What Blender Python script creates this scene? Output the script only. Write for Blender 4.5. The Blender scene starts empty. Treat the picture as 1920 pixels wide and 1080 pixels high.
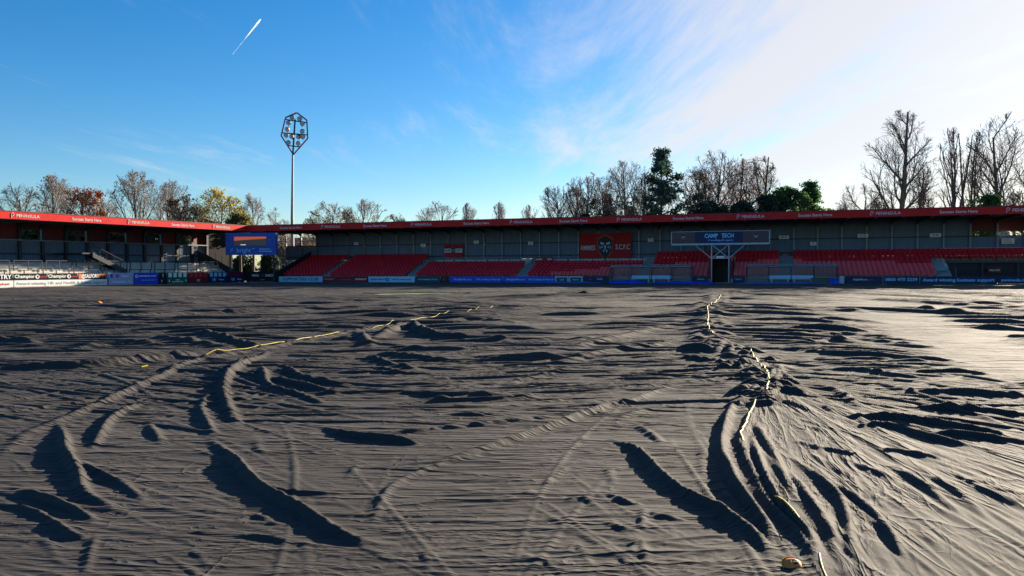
import bpy, bmesh, math, random
import numpy as np
from mathutils import Matrix, Vector
R = math.radians
sc = bpy.context.scene
COL = sc.collection

# ------------------------------------------------------------------ camera
F = 1450.0                       # focal length in pixels of the 1920 px wide photograph
CAMH = 1.7
PITCH = math.atan((540 - 502.6) / F)
ROLL = 0.0038
fw = Vector((0, math.cos(PITCH), -math.sin(PITCH)))
r0 = Vector((1, 0, 0)); u0 = Vector((0, math.sin(PITCH), math.cos(PITCH)))
rt = r0 * math.cos(ROLL) - u0 * math.sin(ROLL)
up = r0 * math.sin(ROLL) + u0 * math.cos(ROLL)
cam = bpy.data.cameras.new('camera')
camo = bpy.data.objects.new('camera', cam)
COL.objects.link(camo)
camo.matrix_world = Matrix(((rt.x, up.x, -fw.x, 0), (rt.y, up.y, -fw.y, 0), (rt.z, up.z, -fw.z, CAMH), (0, 0, 0, 1)))
cam.sensor_width = 36.0
cam.lens = 36.0 * F / 1920.0
cam.clip_start = 0.05
cam.clip_end = 20000
sc.camera = camo

# ------------------------------------------------------------------ sky, sun, exposure
SUN_AZ, SUN_EL = R(42), R(15.5)     # azimuth to the right of the view axis (+Y)
sun_dir = Vector((math.sin(SUN_AZ) * math.cos(SUN_EL), math.cos(SUN_AZ) * math.cos(SUN_EL), math.sin(SUN_EL)))
w = bpy.data.worlds.new('World'); sc.world = w; w.use_nodes = True
nt = w.node_tree; nt.nodes.clear()
def N(t, **kw):
    n = nt.nodes.new(t)
    for k, v in kw.items(): setattr(n, k, v)
    return n
out = N('ShaderNodeOutputWorld'); bg = N('ShaderNodeBackground')
sky = N('ShaderNodeTexSky', sky_type='NISHITA')
sky.sun_disc = False; sky.sun_elevation = SUN_EL; sky.sun_rotation = SUN_AZ
sky.air_density = 1.0; sky.dust_density = 0.35; sky.ozone_density = 4.0; sky.altitude = 50
hs = N('ShaderNodeHueSaturation'); hs.inputs['Saturation'].default_value = 1.30; hs.inputs['Hue'].default_value = 0.502; hs.inputs['Value'].default_value = 1.0
tc = N('ShaderNodeTexCoord'); sep = N('ShaderNodeSeparateXYZ')
L = nt.links.new
L(tc.outputs['Generated'], sep.inputs[0])
# cirrus: noise on a high flat layer
zc = N('ShaderNodeMath', operation='MAXIMUM'); zc.inputs[1].default_value = 0.03; L(sep.outputs['Z'], zc.inputs[0])
dx = N('ShaderNodeMath', operation='DIVIDE'); L(sep.outputs['X'], dx.inputs[0]); L(zc.outputs[0], dx.inputs[1])
dy = N('ShaderNodeMath', operation='DIVIDE'); L(sep.outputs['Y'], dy.inputs[0]); L(zc.outputs[0], dy.inputs[1])
cmb = N('ShaderNodeCombineXYZ'); L(dx.outputs[0], cmb.inputs[0]); L(dy.outputs[0], cmb.inputs[1])
mp = N('ShaderNodeMapping'); mp.inputs['Rotation'].default_value = (0, 0, R(-38)); mp.inputs['Scale'].default_value = (0.60, 0.12, 1)
L(cmb.outputs[0], mp.inputs[0])
no = N('ShaderNodeTexNoise'); no.inputs['Scale'].default_value = 1.6; no.inputs['Detail'].default_value = 9; no.inputs['Roughness'].default_value = 0.68
no.inputs['Distortion'].default_value = 0.35
L(mp.outputs[0], no.inputs['Vector'])
# veil of thin cloud that thickens towards the sun
sd = N('ShaderNodeVectorMath', operation='DOT_PRODUCT'); sd.inputs[1].default_value = sun_dir; L(tc.outputs['Generated'], sd.inputs[0])
gl = N('ShaderNodeMapRange', interpolation_type='SMOOTHSTEP')
gl.inputs['From Min'].default_value = 0.64; gl.inputs['From Max'].default_value = 1.0; gl.inputs['To Min'].default_value = -0.24; gl.inputs['To Max'].default_value = 0.40
L(sd.outputs['Value'], gl.inputs['Value'])
ad = N('ShaderNodeMath', operation='ADD'); ct = N('ShaderNodeMapRange', clamp=False); ct.inputs['To Min'].default_value = -0.42; ct.inputs['To Max'].default_value = 1.40; L(no.outputs['Fac'], ct.inputs['Value']); L(ct.outputs[0], ad.inputs[0]); L(gl.outputs[0], ad.inputs[1])
cl = N('ShaderNodeMapRange', interpolation_type='SMOOTHSTEP')
cl.inputs['From Min'].default_value = 0.28; cl.inputs['From Max'].default_value = 0.98; cl.inputs['To Max'].default_value = 0.82
L(ad.outputs[0], cl.inputs['Value'])
mx = N('ShaderNodeMix', data_type='RGBA'); mx.inputs[7].default_value = (5.2, 4.95, 4.8, 1)
L(sky.outputs[0], hs.inputs['Color']); L(hs.outputs[0], mx.inputs[6]); L(cl.outputs[0], mx.inputs[0])
L(mx.outputs[2], bg.inputs['Color']); bg.inputs['Strength'].default_value = 0.05
L(bg.outputs[0], out.inputs[0])
sun = bpy.data.lights.new('sun', 'SUN'); sun.energy = 5.0; sun.angle = R(0.55); sun.color = (1.0, 0.86, 0.67)
suno = bpy.data.objects.new('sun', sun); COL.objects.link(suno)
suno.rotation_euler = (-sun_dir).to_track_quat('-Z', 'Y').to_euler()
sc.view_settings.view_transform = 'Standard'; sc.view_settings.look = 'None'
sc.view_settings.exposure = 1.80; sc.view_settings.gamma = 1.0; sc.view_settings.use_curve_mapping = False

# ------------------------------------------------------------------ pixel helpers
def ray(x, y):
    return fw + rt * ((x - 960) / F) + up * ((540 - y) / F)
def gnd(x, y, z=0.0):
    d = ray(x, y); t = (z - CAMH) / d.z
    return Vector((d.x * t, d.y * t, z))
def at_depth(x, y, Y):
    d = ray(x, y); t = Y / d.y
    return Vector((d.x * t, Y, CAMH + d.z * t))
class Frame:                      # a stand's own axes: s along its front, d away from the pitch
    def __init__(s, o, e1):
        s.o = Vector((o[0], o[1], 0)); s.e1 = Vector((e1[0], e1[1], 0)).normalized(); s.e2 = Vector((-s.e1.y, s.e1.x, 0))
        s.rz = math.atan2(s.e1.y, s.e1.x)
    def W(s, a, d, z=0): v = s.o + s.e1 * a + s.e2 * d; v.z = z; return v
    def px(s, x, y, d):           # pixel -> (s, z) on the upright plane at depth d
        r = ray(x, y); n = s.e2
        t = (s.o.dot(n) + d - 0) / (r.x * n.x + r.y * n.y)
        p = Vector((r.x * t, r.y * t, 0)) - s.o
        return p.dot(s.e1), CAMH + r.z * t
C0 = (-35.5, 104.07)
ML = Frame(C0, (84.1, -29.07))    # long main stand
LF = Frame(C0, (0.462, 0.887))      # terrace stand on the left, s <= 0

# ------------------------------------------------------------------ object helpers
def tag(o, label=None, cat=None, group=None, kind=None):
    if label: o['label'] = label
    if cat: o['category'] = cat
    if group: o['group'] = group
    if kind: o['kind'] = kind
    return o
def empty(name, loc=(0, 0, 0), rz=0.0, label=None, cat=None, group=None):
    o = bpy.data.objects.new(name, None); COL.objects.link(o)
    o.location = loc; o.rotation_euler = (0, 0, rz); o.empty_display_size = 0.2
    return tag(o, label, cat, group)
def link(name, me, parent=None, loc=None, rz=None):
    o = bpy.data.objects.new(name, me); COL.objects.link(o)
    if parent: o.parent = parent
    if loc is not None: o.location = loc
    if rz is not None: o.rotation_euler = (0, 0, rz)
    return o
class MB:
    def __init__(s): s.v = []; s.f = []
    def box(s, x0, x1, y0, y1, z0, z1):
        n = len(s.v)
        s.v += [(x0, y0, z0), (x1, y0, z0), (x1, y1, z0), (x0, y1, z0), (x0, y0, z1), (x1, y0, z1), (x1, y1, z1), (x0, y1, z1)]
        s.f += [tuple(n + i for i in q) for q in ((0, 3, 2, 1), (4, 5, 6, 7), (0, 1, 5, 4), (1, 2, 6, 5), (2, 3, 7, 6), (3, 0, 4, 7))]
        return s
    def bar(s, a, b, r, r2=None, k=6):
        a = Vector(a); b = Vector(b); d = (b - a).normalized()
        x = d.orthogonal().normalized(); y = d.cross(x); r2 = r if r2 is None else r2; n = len(s.v)
        for p, q in ((a, r), (b, r2)):
            for i in range(k):
                t = 2 * math.pi * i / k
                s.v.append(tuple(p + (x * math.cos(t) + y * math.sin(t)) * q))
        for i in range(k):
            j = (i + 1) % k; s.f.append((n + i, n + j, n + k + j, n + k + i))
        s.f.append(tuple(n + i for i in range(k))[::-1]); s.f.append(tuple(n + k + i for i in range(k)))
        return s
    def prism(s, poly, axis, a0, a1):
        """poly: 2-D points; axis 'x' -> poly is (y,z), 'y' -> (x,z), 'z' -> (x,y)"""
        n = len(s.v); k = len(poly)
        for a in (a0, a1):
            for p in poly:
                s.v.append({'x': (a, p[0], p[1]), 'y': (p[0], a, p[1]), 'z': (p[0], p[1], a)}[axis])
        for i in range(k):
            j = (i + 1) % k; s.f.append((n + i, n + j, n + k + j, n + k + i))
        s.f.append(tuple(n + i for i in range(k))[::-1]); s.f.append(tuple(n + k + i for i in range(k)))
        return s
    def mesh(s, name, m, smooth=False):
        me = bpy.data.meshes.new(name); me.from_pydata(s.v, [], s.f); me.materials.append(m)
        bm = bmesh.new(); bm.from_mesh(me); bmesh.ops.recalc_face_normals(bm, faces=bm.faces); bm.to_mesh(me); bm.free()
        if smooth: me.shade_smooth()
        return me
    def build(s, name, m, parent=None, loc=None, rz=None, smooth=False):
        return link(name, s.mesh(name, m, smooth), parent, loc, rz)
def np_mesh(name, v, f, m, smooth=False):
    v = np.asarray(v, dtype=np.float32); f = np.asarray(f, dtype=np.int32); k = f.shape[1]
    me = bpy.data.meshes.new(name)
    me.vertices.add(len(v)); me.vertices.foreach_set('co', v.ravel())
    me.loops.add(f.size); me.loops.foreach_set('vertex_index', f.ravel())
    me.polygons.add(len(f)); me.polygons.foreach_set('loop_start', np.arange(0, f.size, k, dtype=np.int32))
    me.polygons.foreach_set('loop_total', np.full(len(f), k, dtype=np.int32))
    if smooth: me.polygons.foreach_set('use_smooth', np.ones(len(f), dtype=bool))
    me.update(calc_edges=True); me.materials.append(m)
    return me

# ------------------------------------------------------------------ materials
def mat(name, c, rough=0.6, var=0.15, scale=3.0, metal=0.0, bump=0.0, bscale=40.0, spec=0.5, stretch=None):
    m = bpy.data.materials.new(name); m.use_nodes = True; t = m.node_tree
    b = t.nodes['Principled BSDF']; b.inputs['Roughness'].default_value = rough; b.inputs['Metallic'].default_value = metal
    b.inputs['Specular IOR Level'].default_value = spec
    tc = t.nodes.new('ShaderNodeTexCoord'); vec = tc.outputs['Object']
    if stretch:
        mp = t.nodes.new('ShaderNodeMapping'); mp.inputs['Scale'].default_value = stretch; t.links.new(vec, mp.inputs[0]); vec = mp.outputs[0]
    n = t.nodes.new('ShaderNodeTexNoise'); n.inputs['Scale'].default_value = scale; n.inputs['Detail'].default_value = 6; n.inputs['Roughness'].default_value = 0.65
    t.links.new(vec, n.inputs['Vector'])
    r = t.nodes.new('ShaderNodeMapRange'); r.inputs['From Min'].default_value = 0.25; r.inputs['From Max'].default_value = 0.75
    r.inputs['To Min'].default_value = 1 - var; r.inputs['To Max'].default_value = 1 + var; t.links.new(n.outputs['Fac'], r.inputs['Value'])
    mu = t.nodes.new('ShaderNodeVectorMath'); mu.operation = 'SCALE'; mu.inputs[0].default_value = c[:3]
    t.links.new(r.outputs[0], mu.inputs['Scale']); t.links.new(mu.outputs[0], b.inputs['Base Color'])
    if bump:
        n2 = t.nodes.new('ShaderNodeTexNoise'); n2.inputs['Scale'].default_value = bscale; n2.inputs['Detail'].default_value = 4
        t.links.new(vec, n2.inputs['Vector'])
        bp = t.nodes.new('ShaderNodeBump'); bp.inputs['Strength'].default_value = bump; bp.inputs['Distance'].default_value = 0.02
        t.links.new(n2.outputs['Fac'], bp.inputs['Height']); t.links.new(bp.outputs[0], b.inputs['Normal'])
    return m
M = {}
M['grass'] = mat('grass', (0.05, 0.13, 0.012), 0.9, 0.35, 6, bump=0.6, bscale=60)
M['ground'] = mat('ground', (0.10, 0.11, 0.07), 0.95, 0.3, 0.4)
M['tarmac'] = mat('tarmac', (0.05, 0.05, 0.055), 0.9, 0.25, 2)
M['red_fascia'] = mat('red_fascia', (0.60, 0.022, 0.020), 0.6, 0.24, 0.9, spec=0.12, stretch=(1, 1, 2.5))
M['red_panel'] = mat('red_panel', (0.13, 0.012, 0.018), 0.6, 0.2, 1.2)
M['white_paint'] = mat('white_paint', (0.78, 0.78, 0.80), 0.5, 0.06, 3)
M['fascia_print'] = mat('faded_white_print', (0.60, 0.58, 0.60), 0.6, 0.15, 3)
M['clad'] = mat('grey_cladding', (0.125, 0.172, 0.25), 0.6, 0.12, 0.8, stretch=(2, 2, 0.4))
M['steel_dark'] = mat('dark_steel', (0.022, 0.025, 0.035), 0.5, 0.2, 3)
M['steel_grey'] = mat('grey_steel', (0.20, 0.21, 0.24), 0.45, 0.2, 3, metal=0.3)
M['steel_white'] = mat('white_steel', (0.42, 0.43, 0.47), 0.45, 0.12, 3)
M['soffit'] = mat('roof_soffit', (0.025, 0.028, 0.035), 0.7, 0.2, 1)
M['concrete'] = mat('terrace_concrete', (0.50, 0.48, 0.43), 0.85, 0.2, 1.5, bump=0.3)
M['step_blue'] = mat('aisle_step', (0.24, 0.27, 0.30), 0.8, 0.2, 2)
M['seat'] = mat('red_seat_plastic', (0.74, 0.014, 0.028), 0.4, 0.12, 0.6)
M['navy'] = mat('navy_board', (0.012, 0.02, 0.075), 0.4, 0.15, 1.5, spec=0.2)
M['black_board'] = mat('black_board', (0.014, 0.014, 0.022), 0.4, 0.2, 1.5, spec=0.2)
M['board_white'] = mat('white_board', (0.72, 0.72, 0.72), 0.45, 0.06, 2)
M['board_cyan'] = mat('pale_blue_board', (0.28, 0.52, 0.70), 0.45, 0.08, 2)
M['board_blue'] = mat('bright_blue_board', (0.02, 0.06, 0.50), 0.4, 0.12, 2, spec=0.2)
M['board_red'] = mat('crimson_board', (0.22, 0.012, 0.025), 0.4, 0.12, 2, spec=0.2)
M['board_green'] = mat('green_board', (0.01, 0.11, 0.06), 0.4, 0.12, 2, spec=0.2)
M['board_lilac'] = mat('lilac_board', (0.33, 0.34, 0.56), 0.4, 0.1, 2)
M['board_teal'] = mat('dark_teal_board', (0.015, 0.055, 0.075), 0.4, 0.15, 2, spec=0.2)
M['scarlet'] = mat('scarlet_print', (0.60, 0.03, 0.02), 0.45, 0.08, 2)
M['orange_print'] = mat('orange_print', (0.75, 0.16, 0.04), 0.45, 0.08, 2)
M['grey_print'] = mat('grey_print', (0.30, 0.28, 0.31), 0.45, 0.08, 2)
M['cyan_print'] = mat('cyan_print', (0.25, 0.55, 0.85), 0.45, 0.08, 2)
M['navy_print'] = mat('navy_print', (0.015, 0.03, 0.12), 0.45, 0.08, 2)
M['score_blue'] = mat('scoreboard_blue', (0.012, 0.085, 0.42), 0.35, 0.1, 1, spec=0.2)
M['banner_red'] = mat('banner_cloth_red', (0.42, 0.016, 0.02), 0.85, 0.12, 2, bump=0.3, bscale=8)
M['banner_white'] = mat('banner_cloth_white', (0.62, 0.62, 0.66), 0.85, 0.08, 2)
M['bark'] = mat('bark', (0.10, 0.082, 0.070), 0.9, 0.3, 2)
M['bark_hazed'] = mat('hazed_bark', (0.17, 0.17, 0.17), 0.9, 0.25, 2)  # bark lightened and greyed, distance haze put into the colour of far trees
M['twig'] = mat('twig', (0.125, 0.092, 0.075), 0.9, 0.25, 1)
M['twig_hazed'] = mat('hazed_twig', (0.22, 0.22, 0.225), 0.9, 0.2, 1)  # twigs with the same haze put into their colour
def leafmat(name, c, tr=.45):
    m = mat(name, c, .65, .4, 1.2); t = m.node_tree; b = t.nodes['Principled BSDF']; o = t.nodes['Material Output']
    tl = t.nodes.new('ShaderNodeBsdfTranslucent'); x = t.nodes.new('ShaderNodeMixShader'); x.inputs[0].default_value = tr
    t.links.new(b.inputs['Base Color'].links[0].from_socket, tl.inputs[0]); t.links.new(b.outputs[0], x.inputs[1]); t.links.new(tl.outputs[0], x.inputs[2]); t.links.new(x.outputs[0], o.inputs[0])
    return m
for k_, c_ in (('leaf_orange', (.48, .14, .025)), ('leaf_brown', (.17, .09, .04)), ('leaf_yellow', (.34, .29, .035)), ('leaf_olive', (.14, .13, .04)), ('needle', (.04, .085, .062)), ('ivy', (.022, .04, .024)), ('green_bush', (.05, .11, .035))):
    M[k_] = leafmat(k_, c_, .3 if k_ in ('ivy', 'needle') else .5)
M['brick'] = mat('red_brick', (0.34, 0.10, 0.06), 0.85, 0.25, 6)
M['roof_tile'] = mat('roof_tile', (0.12, 0.06, 0.05), 0.85, 0.25, 3)
M['rope'] = mat('yellow_hem', (0.42, 0.33, 0.0), 0.6, 0.15, 4)
M['orange'] = mat('orange_plastic', (0.75, 0.17, 0.01), 0.45, 0.1, 4)
M['blue_tarp'] = mat('blue_tarp', (0.015, 0.05, 0.50), 0.4, 0.25, 3, bump=0.6, bscale=9)
M['blue_net'] = mat('shaded_blue_sheet', (0.05, 0.12, 0.36), 0.5, 0.25, 3, bump=0.6, bscale=9)
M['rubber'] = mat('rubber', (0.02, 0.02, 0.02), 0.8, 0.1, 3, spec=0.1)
M['car_paint'] = mat('pale_blue_paint', (0.30, 0.36, 0.42), 0.25, 0.05, 1)
def glass(name, c, alpha, rough=0.1):
    m = mat(name, c, rough, 0.03, 1); b = m.node_tree.nodes['Principled BSDF']; b.inputs['Alpha'].default_value = alpha
    return m
M['poly'] = glass('clear_polycarbonate', (0.08, 0.12, 0.20), 0.38, 0.15)
M['window'] = mat('dark_glass', (0.02, 0.025, 0.03), 0.08, 0.03, 1)
def emit(name, c, s):
    m = bpy.data.materials.new(name); m.use_nodes = True; b = m.node_tree.nodes['Principled BSDF']
    b.inputs['Base Color'].default_value = (0.01, 0.01, 0.01, 1); b.inputs['Emission Color'].default_value = (*c, 1); b.inputs['Emission Strength'].default_value = s
    return m
M['led_orange'] = emit('led_orange', (0.9, 0.16, 0.04), 0.13)
M['led_dark'] = emit('led_dark', (0.09, 0.10, 0.12), 0.06)
M['led_white'] = emit('led_white', (0.7, 0.8, 0.8), 0.2)

def fabric(name, fan=None):
    m = bpy.data.materials.new(name); m.use_nodes = True; t = m.node_tree; b = t.nodes['Principled BSDF']
    b.inputs['Roughness'].default_value = 0.88; b.inputs['Specular IOR Level'].default_value = 0.21
    tc = t.nodes.new('ShaderNodeTexCoord'); P = tc.outputs['Object']; ln = t.links.new
    def math_(op, a, c=0.0):
        n = t.nodes.new('ShaderNodeMath'); n.operation = op
        for i, x in enumerate((a, c)):
            if isinstance(x, (int, float)): n.inputs[i].default_value = x
            else: ln(x, n.inputs[i])
        return n.outputs[0]
    def noise(vec, scale, st, det=4, dist=0.0, rot=0.0):
        mp = t.nodes.new('ShaderNodeMapping'); mp.inputs['Scale'].default_value = st; mp.inputs['Rotation'].default_value = (0, 0, rot); ln(vec, mp.inputs[0])
        n = t.nodes.new('ShaderNodeTexNoise'); n.inputs['Scale'].default_value = scale; n.inputs['Detail'].default_value = det; n.inputs['Distortion'].default_value = dist
        ln(mp.outputs[0], n.inputs['Vector']); return n.outputs['Fac']
    def mr(v, a, c, lo=0.3, hi=0.7):
        r = t.nodes.new('ShaderNodeMapRange'); r.inputs['From Min'].default_value = lo; r.inputs['From Max'].default_value = hi
        r.inputs['To Min'].default_value = a; r.inputs['To Max'].default_value = c; ln(v, r.inputs['Value']); return r.outputs[0]
    def ridge(v, k):      # thin pinched crease lines where the noise crosses its middle value
        return math_('POWER', math_('SUBTRACT', 1.0, math_('ABSOLUTE', math_('MULTIPLY', math_('SUBTRACT', v, 0.5), 3.2))), k)
    sep = t.nodes.new('ShaderNodeSeparateXYZ'); ln(P, sep.inputs[0])
    tone = math_('MULTIPLY', mr(noise(P, 0.45, (1, 1, 1)), 0.80, 1.18), mr(noise(P, 170, (1, 1, 1), 3), 0.55, 1.45))
    mu = t.nodes.new('ShaderNodeVectorMath'); mu.operation = 'SCALE'; mu.inputs[0].default_value = (0.038, 0.0345, 0.0330)
    ln(tone, mu.inputs['Scale']); ln(mu.outputs[0], b.inputs['Base Color'])
    def creases(vec, q):
        def patchy(sc_, lo, hi): return mr(noise(P, sc_, (1, 1, 1), 2), 0.0, 1.0, lo, hi)
        a = math_('MULTIPLY', math_('MULTIPLY', ridge(noise(vec, 1.0, (0.30 * q, 2.0 * q, 1), 3, 0.5), 8), 0.046), patchy(.35, .40, .60))
        c = math_('MULTIPLY', math_('MULTIPLY', ridge(noise(vec, 1.0, (0.85 * q, 4.6 * q, 1), 3, 0.9, 0.14), 9), 0.021), patchy(.8, .40, .60))
        d = math_('MULTIPLY', math_('MULTIPLY', ridge(noise(vec, 1.0, (2.6 * q, 9.0 * q, 1), 3, 0.9, -0.2), 6), 0.0075), patchy(1.3, .38, .62))
        e = math_('MULTIPLY', math_('MULTIPLY', ridge(noise(vec, 1.0, (1.3, 0.9, 1), 2, 0.6, 0.8), 16), 0.012), patchy(.6, .50, .66))
        return math_('ADD', math_('ADD', a, c), math_('ADD', d, e))
    h = creases(P, 1.0)
    if fan:
        X_ = math_('SUBTRACT', sep.outputs['X'], fan[0]); Y_ = math_('SUBTRACT', fan[1], sep.outputs['Y'])
        rad = math_('SQRT', math_('ADD', math_('MULTIPLY', X_, X_), math_('MULTIPLY', Y_, Y_))); an = math_('ARCTAN2', Y_, X_)
        cb = t.nodes.new('ShaderNodeCombineXYZ'); ln(rad, cb.inputs[0]); ln(math_('MULTIPLY', an, 5.0), cb.inputs[1])
        h2 = creases(cb.outputs[0], 1.0); f = mr(Y_, 0.0, 1.0, -1.0, 2.0)
        mxx = t.nodes.new('ShaderNodeMix'); ln(f, mxx.inputs[0]); ln(h, mxx.inputs[2]); ln(h2, mxx.inputs[3]); h = mxx.outputs[0]
    h = math_('ADD', h, math_('MULTIPLY', noise(P, 230, (1, 1, 1), 2), 0.0022))
    bp = t.nodes.new('ShaderNodeBump'); bp.inputs['Strength'].default_value = 1.0; bp.inputs['Distance'].default_value = 1.0
    ln(h, bp.inputs['Height']); ln(bp.outputs[0], b.inputs['Normal'])
    return m
_pv = gnd(1415, 715)
M['fabric'] = fabric('frost_cover_fabric'); M['fabric_fan'] = fabric('frost_cover_fabric_fanned', (_pv.x, _pv.y))

# ------------------------------------------------------------------ text
_tc = {}
TMP = bpy.data.scenes.new('scratch')
def text_mesh(s, size, m, bold=0.0, wid=None):
    key = (s, round(size, 3), m.name, bold, wid)
    if key in _tc: return _tc[key]
    c = bpy.data.curves.new('lettering', 'FONT'); c.body = s; c.size = size; c.align_x = 'CENTER'; c.align_y = 'CENTER'
    c.extrude = 0.004; c.offset = bold; c.resolution_u = 2
    o = bpy.data.objects.new('lettering', c); TMP.collection.objects.link(o); vl = TMP.view_layers[0]; vl.update()
    me = bpy.data.meshes.new_from_object(o.evaluated_get(vl.depsgraph))
    bpy.data.objects.remove(o); bpy.data.curves.remove(c)
    me.transform(Matrix.Rotation(R(90), 4, 'X'))
    if wid:
        xs = [v.co.x for v in me.vertices]; k = wid / max(1e-6, max(xs) - min(xs)); me.transform(Matrix.Diagonal((k, 1, 1, 1)))
    me.name = 'lettering'; me.materials.clear(); me.materials.append(m); _tc[key] = me
    return me
def lettering(s, size, m, parent, x, y, z, bold=0.004, wid=None, name='lettering'):
    return link(name, text_mesh(s, size, m, bold, wid), parent, (x, y, z))

# ------------------------------------------------------------------ ground
tag(MB().box(-900, 900, -300, 1500, -0.6, -0.20).build('ground', M['ground']), kind='structure')
pitch = MB()
GL = ML.W(-4, -0.3); G2 = ML.W(120, -0.3); G3 = LF.W(-80, -0.3)
p = [(v.x, v.y) for v in (ML.W(0.5, 0.3), ML.W(115, 0.3), ML.W(115, -125), LF.W(-125, 0.3))]
pitch.prism(p, 'z', -0.20, -0.03)
tag(pitch.build('pitch', M['grass']), kind='structure')

# ------------------------------------------------------------------ frost covers (height field built from traced folds)
rng = np.random.default_rng(7); random.seed(7)
rowsY = [1.2]
while rowsY[-1] < 97:
    y = rowsY[-1]; rowsY.append(y * (1.010 if y < 3.2 else 1.0026 if y < 6 else 1.0018 if y < 17 else 1.0022 if y < 45 else 1.003))
rowsY = np.array(rowsY)
inner = np.arange(-0.74, 0.7401, 4.3 / F)
outer = np.arange(0.74 + 0.018, 1.9, 0.018)
colsU = np.concatenate([-outer[::-1], inner, outer])
X = rowsY[:, None] * colsU[None, :]; Yg = np.repeat(rowsY[:, None], len(colsU), 1)
H = np.zeros_like(X); HM = np.zeros_like(X)
# gentle unevenness
for k in range(26):
    a = rng.uniform(0, 2 * np.pi); fr = rng.uniform(0.15, 1.6); ph = rng.uniform(0, 6.28)
    H += 0.005 / (0.5 + fr) * np.sin((X * math.cos(a) * 0.6 + Yg * math.sin(a)) * fr + ph)
def patch(x0, x1, y0, y1):
    i0 = np.searchsorted(rowsY, y0); i1 = np.searchsorted(rowsY, y1)
    if i1 <= i0: return None
    ys = (max(y0, rowsY[0]), y1)
    us = [x / y for x in (x0, x1) for y in ys]
    j0 = np.searchsorted(colsU, min(us)); j1 = np.searchsorted(colsU, max(us))
    if j1 <= j0: return None
    return slice(i0, i1), slice(j0, j1)
def stamp_seg(a, b, ha, hb, wl, wr, A):
    ax, ay = a; bx, by = b; w = 3.0 * max(wl, wr)
    s = patch(min(ax, bx) - w, max(ax, bx) + w, max(min(ay, by) - w, 1.2), max(ay, by) + w)
    if s is None: return
    px, py = X[s] - ax, Yg[s] - ay; ex, ey = bx - ax, by - ay; l2 = ex * ex + ey * ey + 1e-9
    t = np.clip((px * ex + py * ey) / l2, 0, 1); qx, qy = px - t * ex, py - t * ey
    d = np.sqrt(qx * qx + qy * qy + 1e-9); side = (ex * qy - ey * qx) > 0
    ww = np.where(side, wl, wr)
    h = (ha + (hb - ha) * t) * np.exp(-(d / (ww * 1.2)) ** 2)
    A[s] = np.maximum(A[s], h)
def fold(pts, h, wd=0.11, ends=(0.15, 0.15), wob=0.012):
    """pts traced on the photograph (1920 px); h height and wd half-width in metres"""
    P = [gnd(x, y, h * 0.7) for x, y in pts]; q = []
    Pe = [P[0] * 2 - P[1]] + P + [P[-1] * 2 - P[-2]]
    for i in range(1, len(Pe) - 2):
        n = max(3, int((Pe[i + 1] - Pe[i]).length / 0.22)); n = min(n, 24)
        for k in range(n):
            t = k / n; a, b, c, d = Pe[i - 1], Pe[i], Pe[i + 1], Pe[i + 2]
            q.append(0.5 * ((2 * b) + (c - a) * t + (2 * a - 5 * b + 4 * c - d) * t * t + (3 * b - a - 3 * c + d) * t ** 3))
    q.append(P[-1]); n = len(q)
    q = [(v.x, v.y) for v in q]
    ph = random.uniform(0, 6); hh = []; ph2 = random.uniform(0, 6); acc = 0
    for i in range(n):
        if i: acc += math.dist(q[i], q[i - 1])
        t = i / (n - 1); e = math.sin(min(1, .05 + t / .38) * math.pi / 2) * math.sin(min(1, .05 + (1 - t) / .38) * math.pi / 2)
        if n > 60: e = min(1, .1 + t / .2) * min(1, .1 + (1 - t) / .2)
        hh.append(h * e * (0.88 + 0.10 * math.sin(ph + acc * 1.3) + 0.07 * math.sin(ph2 + acc * 3.1)))
    zz = P[len(P) // 2].y; wd = max(wd, 0.0048 * zz if zz < 14 else .0068 * zz, .022)
    for i in range(n - 1): stamp_seg(q[i], q[i + 1], hh[i], hh[i + 1], wd, wd, HM)
def lie(x): return -.012 + .055 * min(1, max(0, (x - 1200) / 350))    # slope of the far creases as the cloth lies
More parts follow.
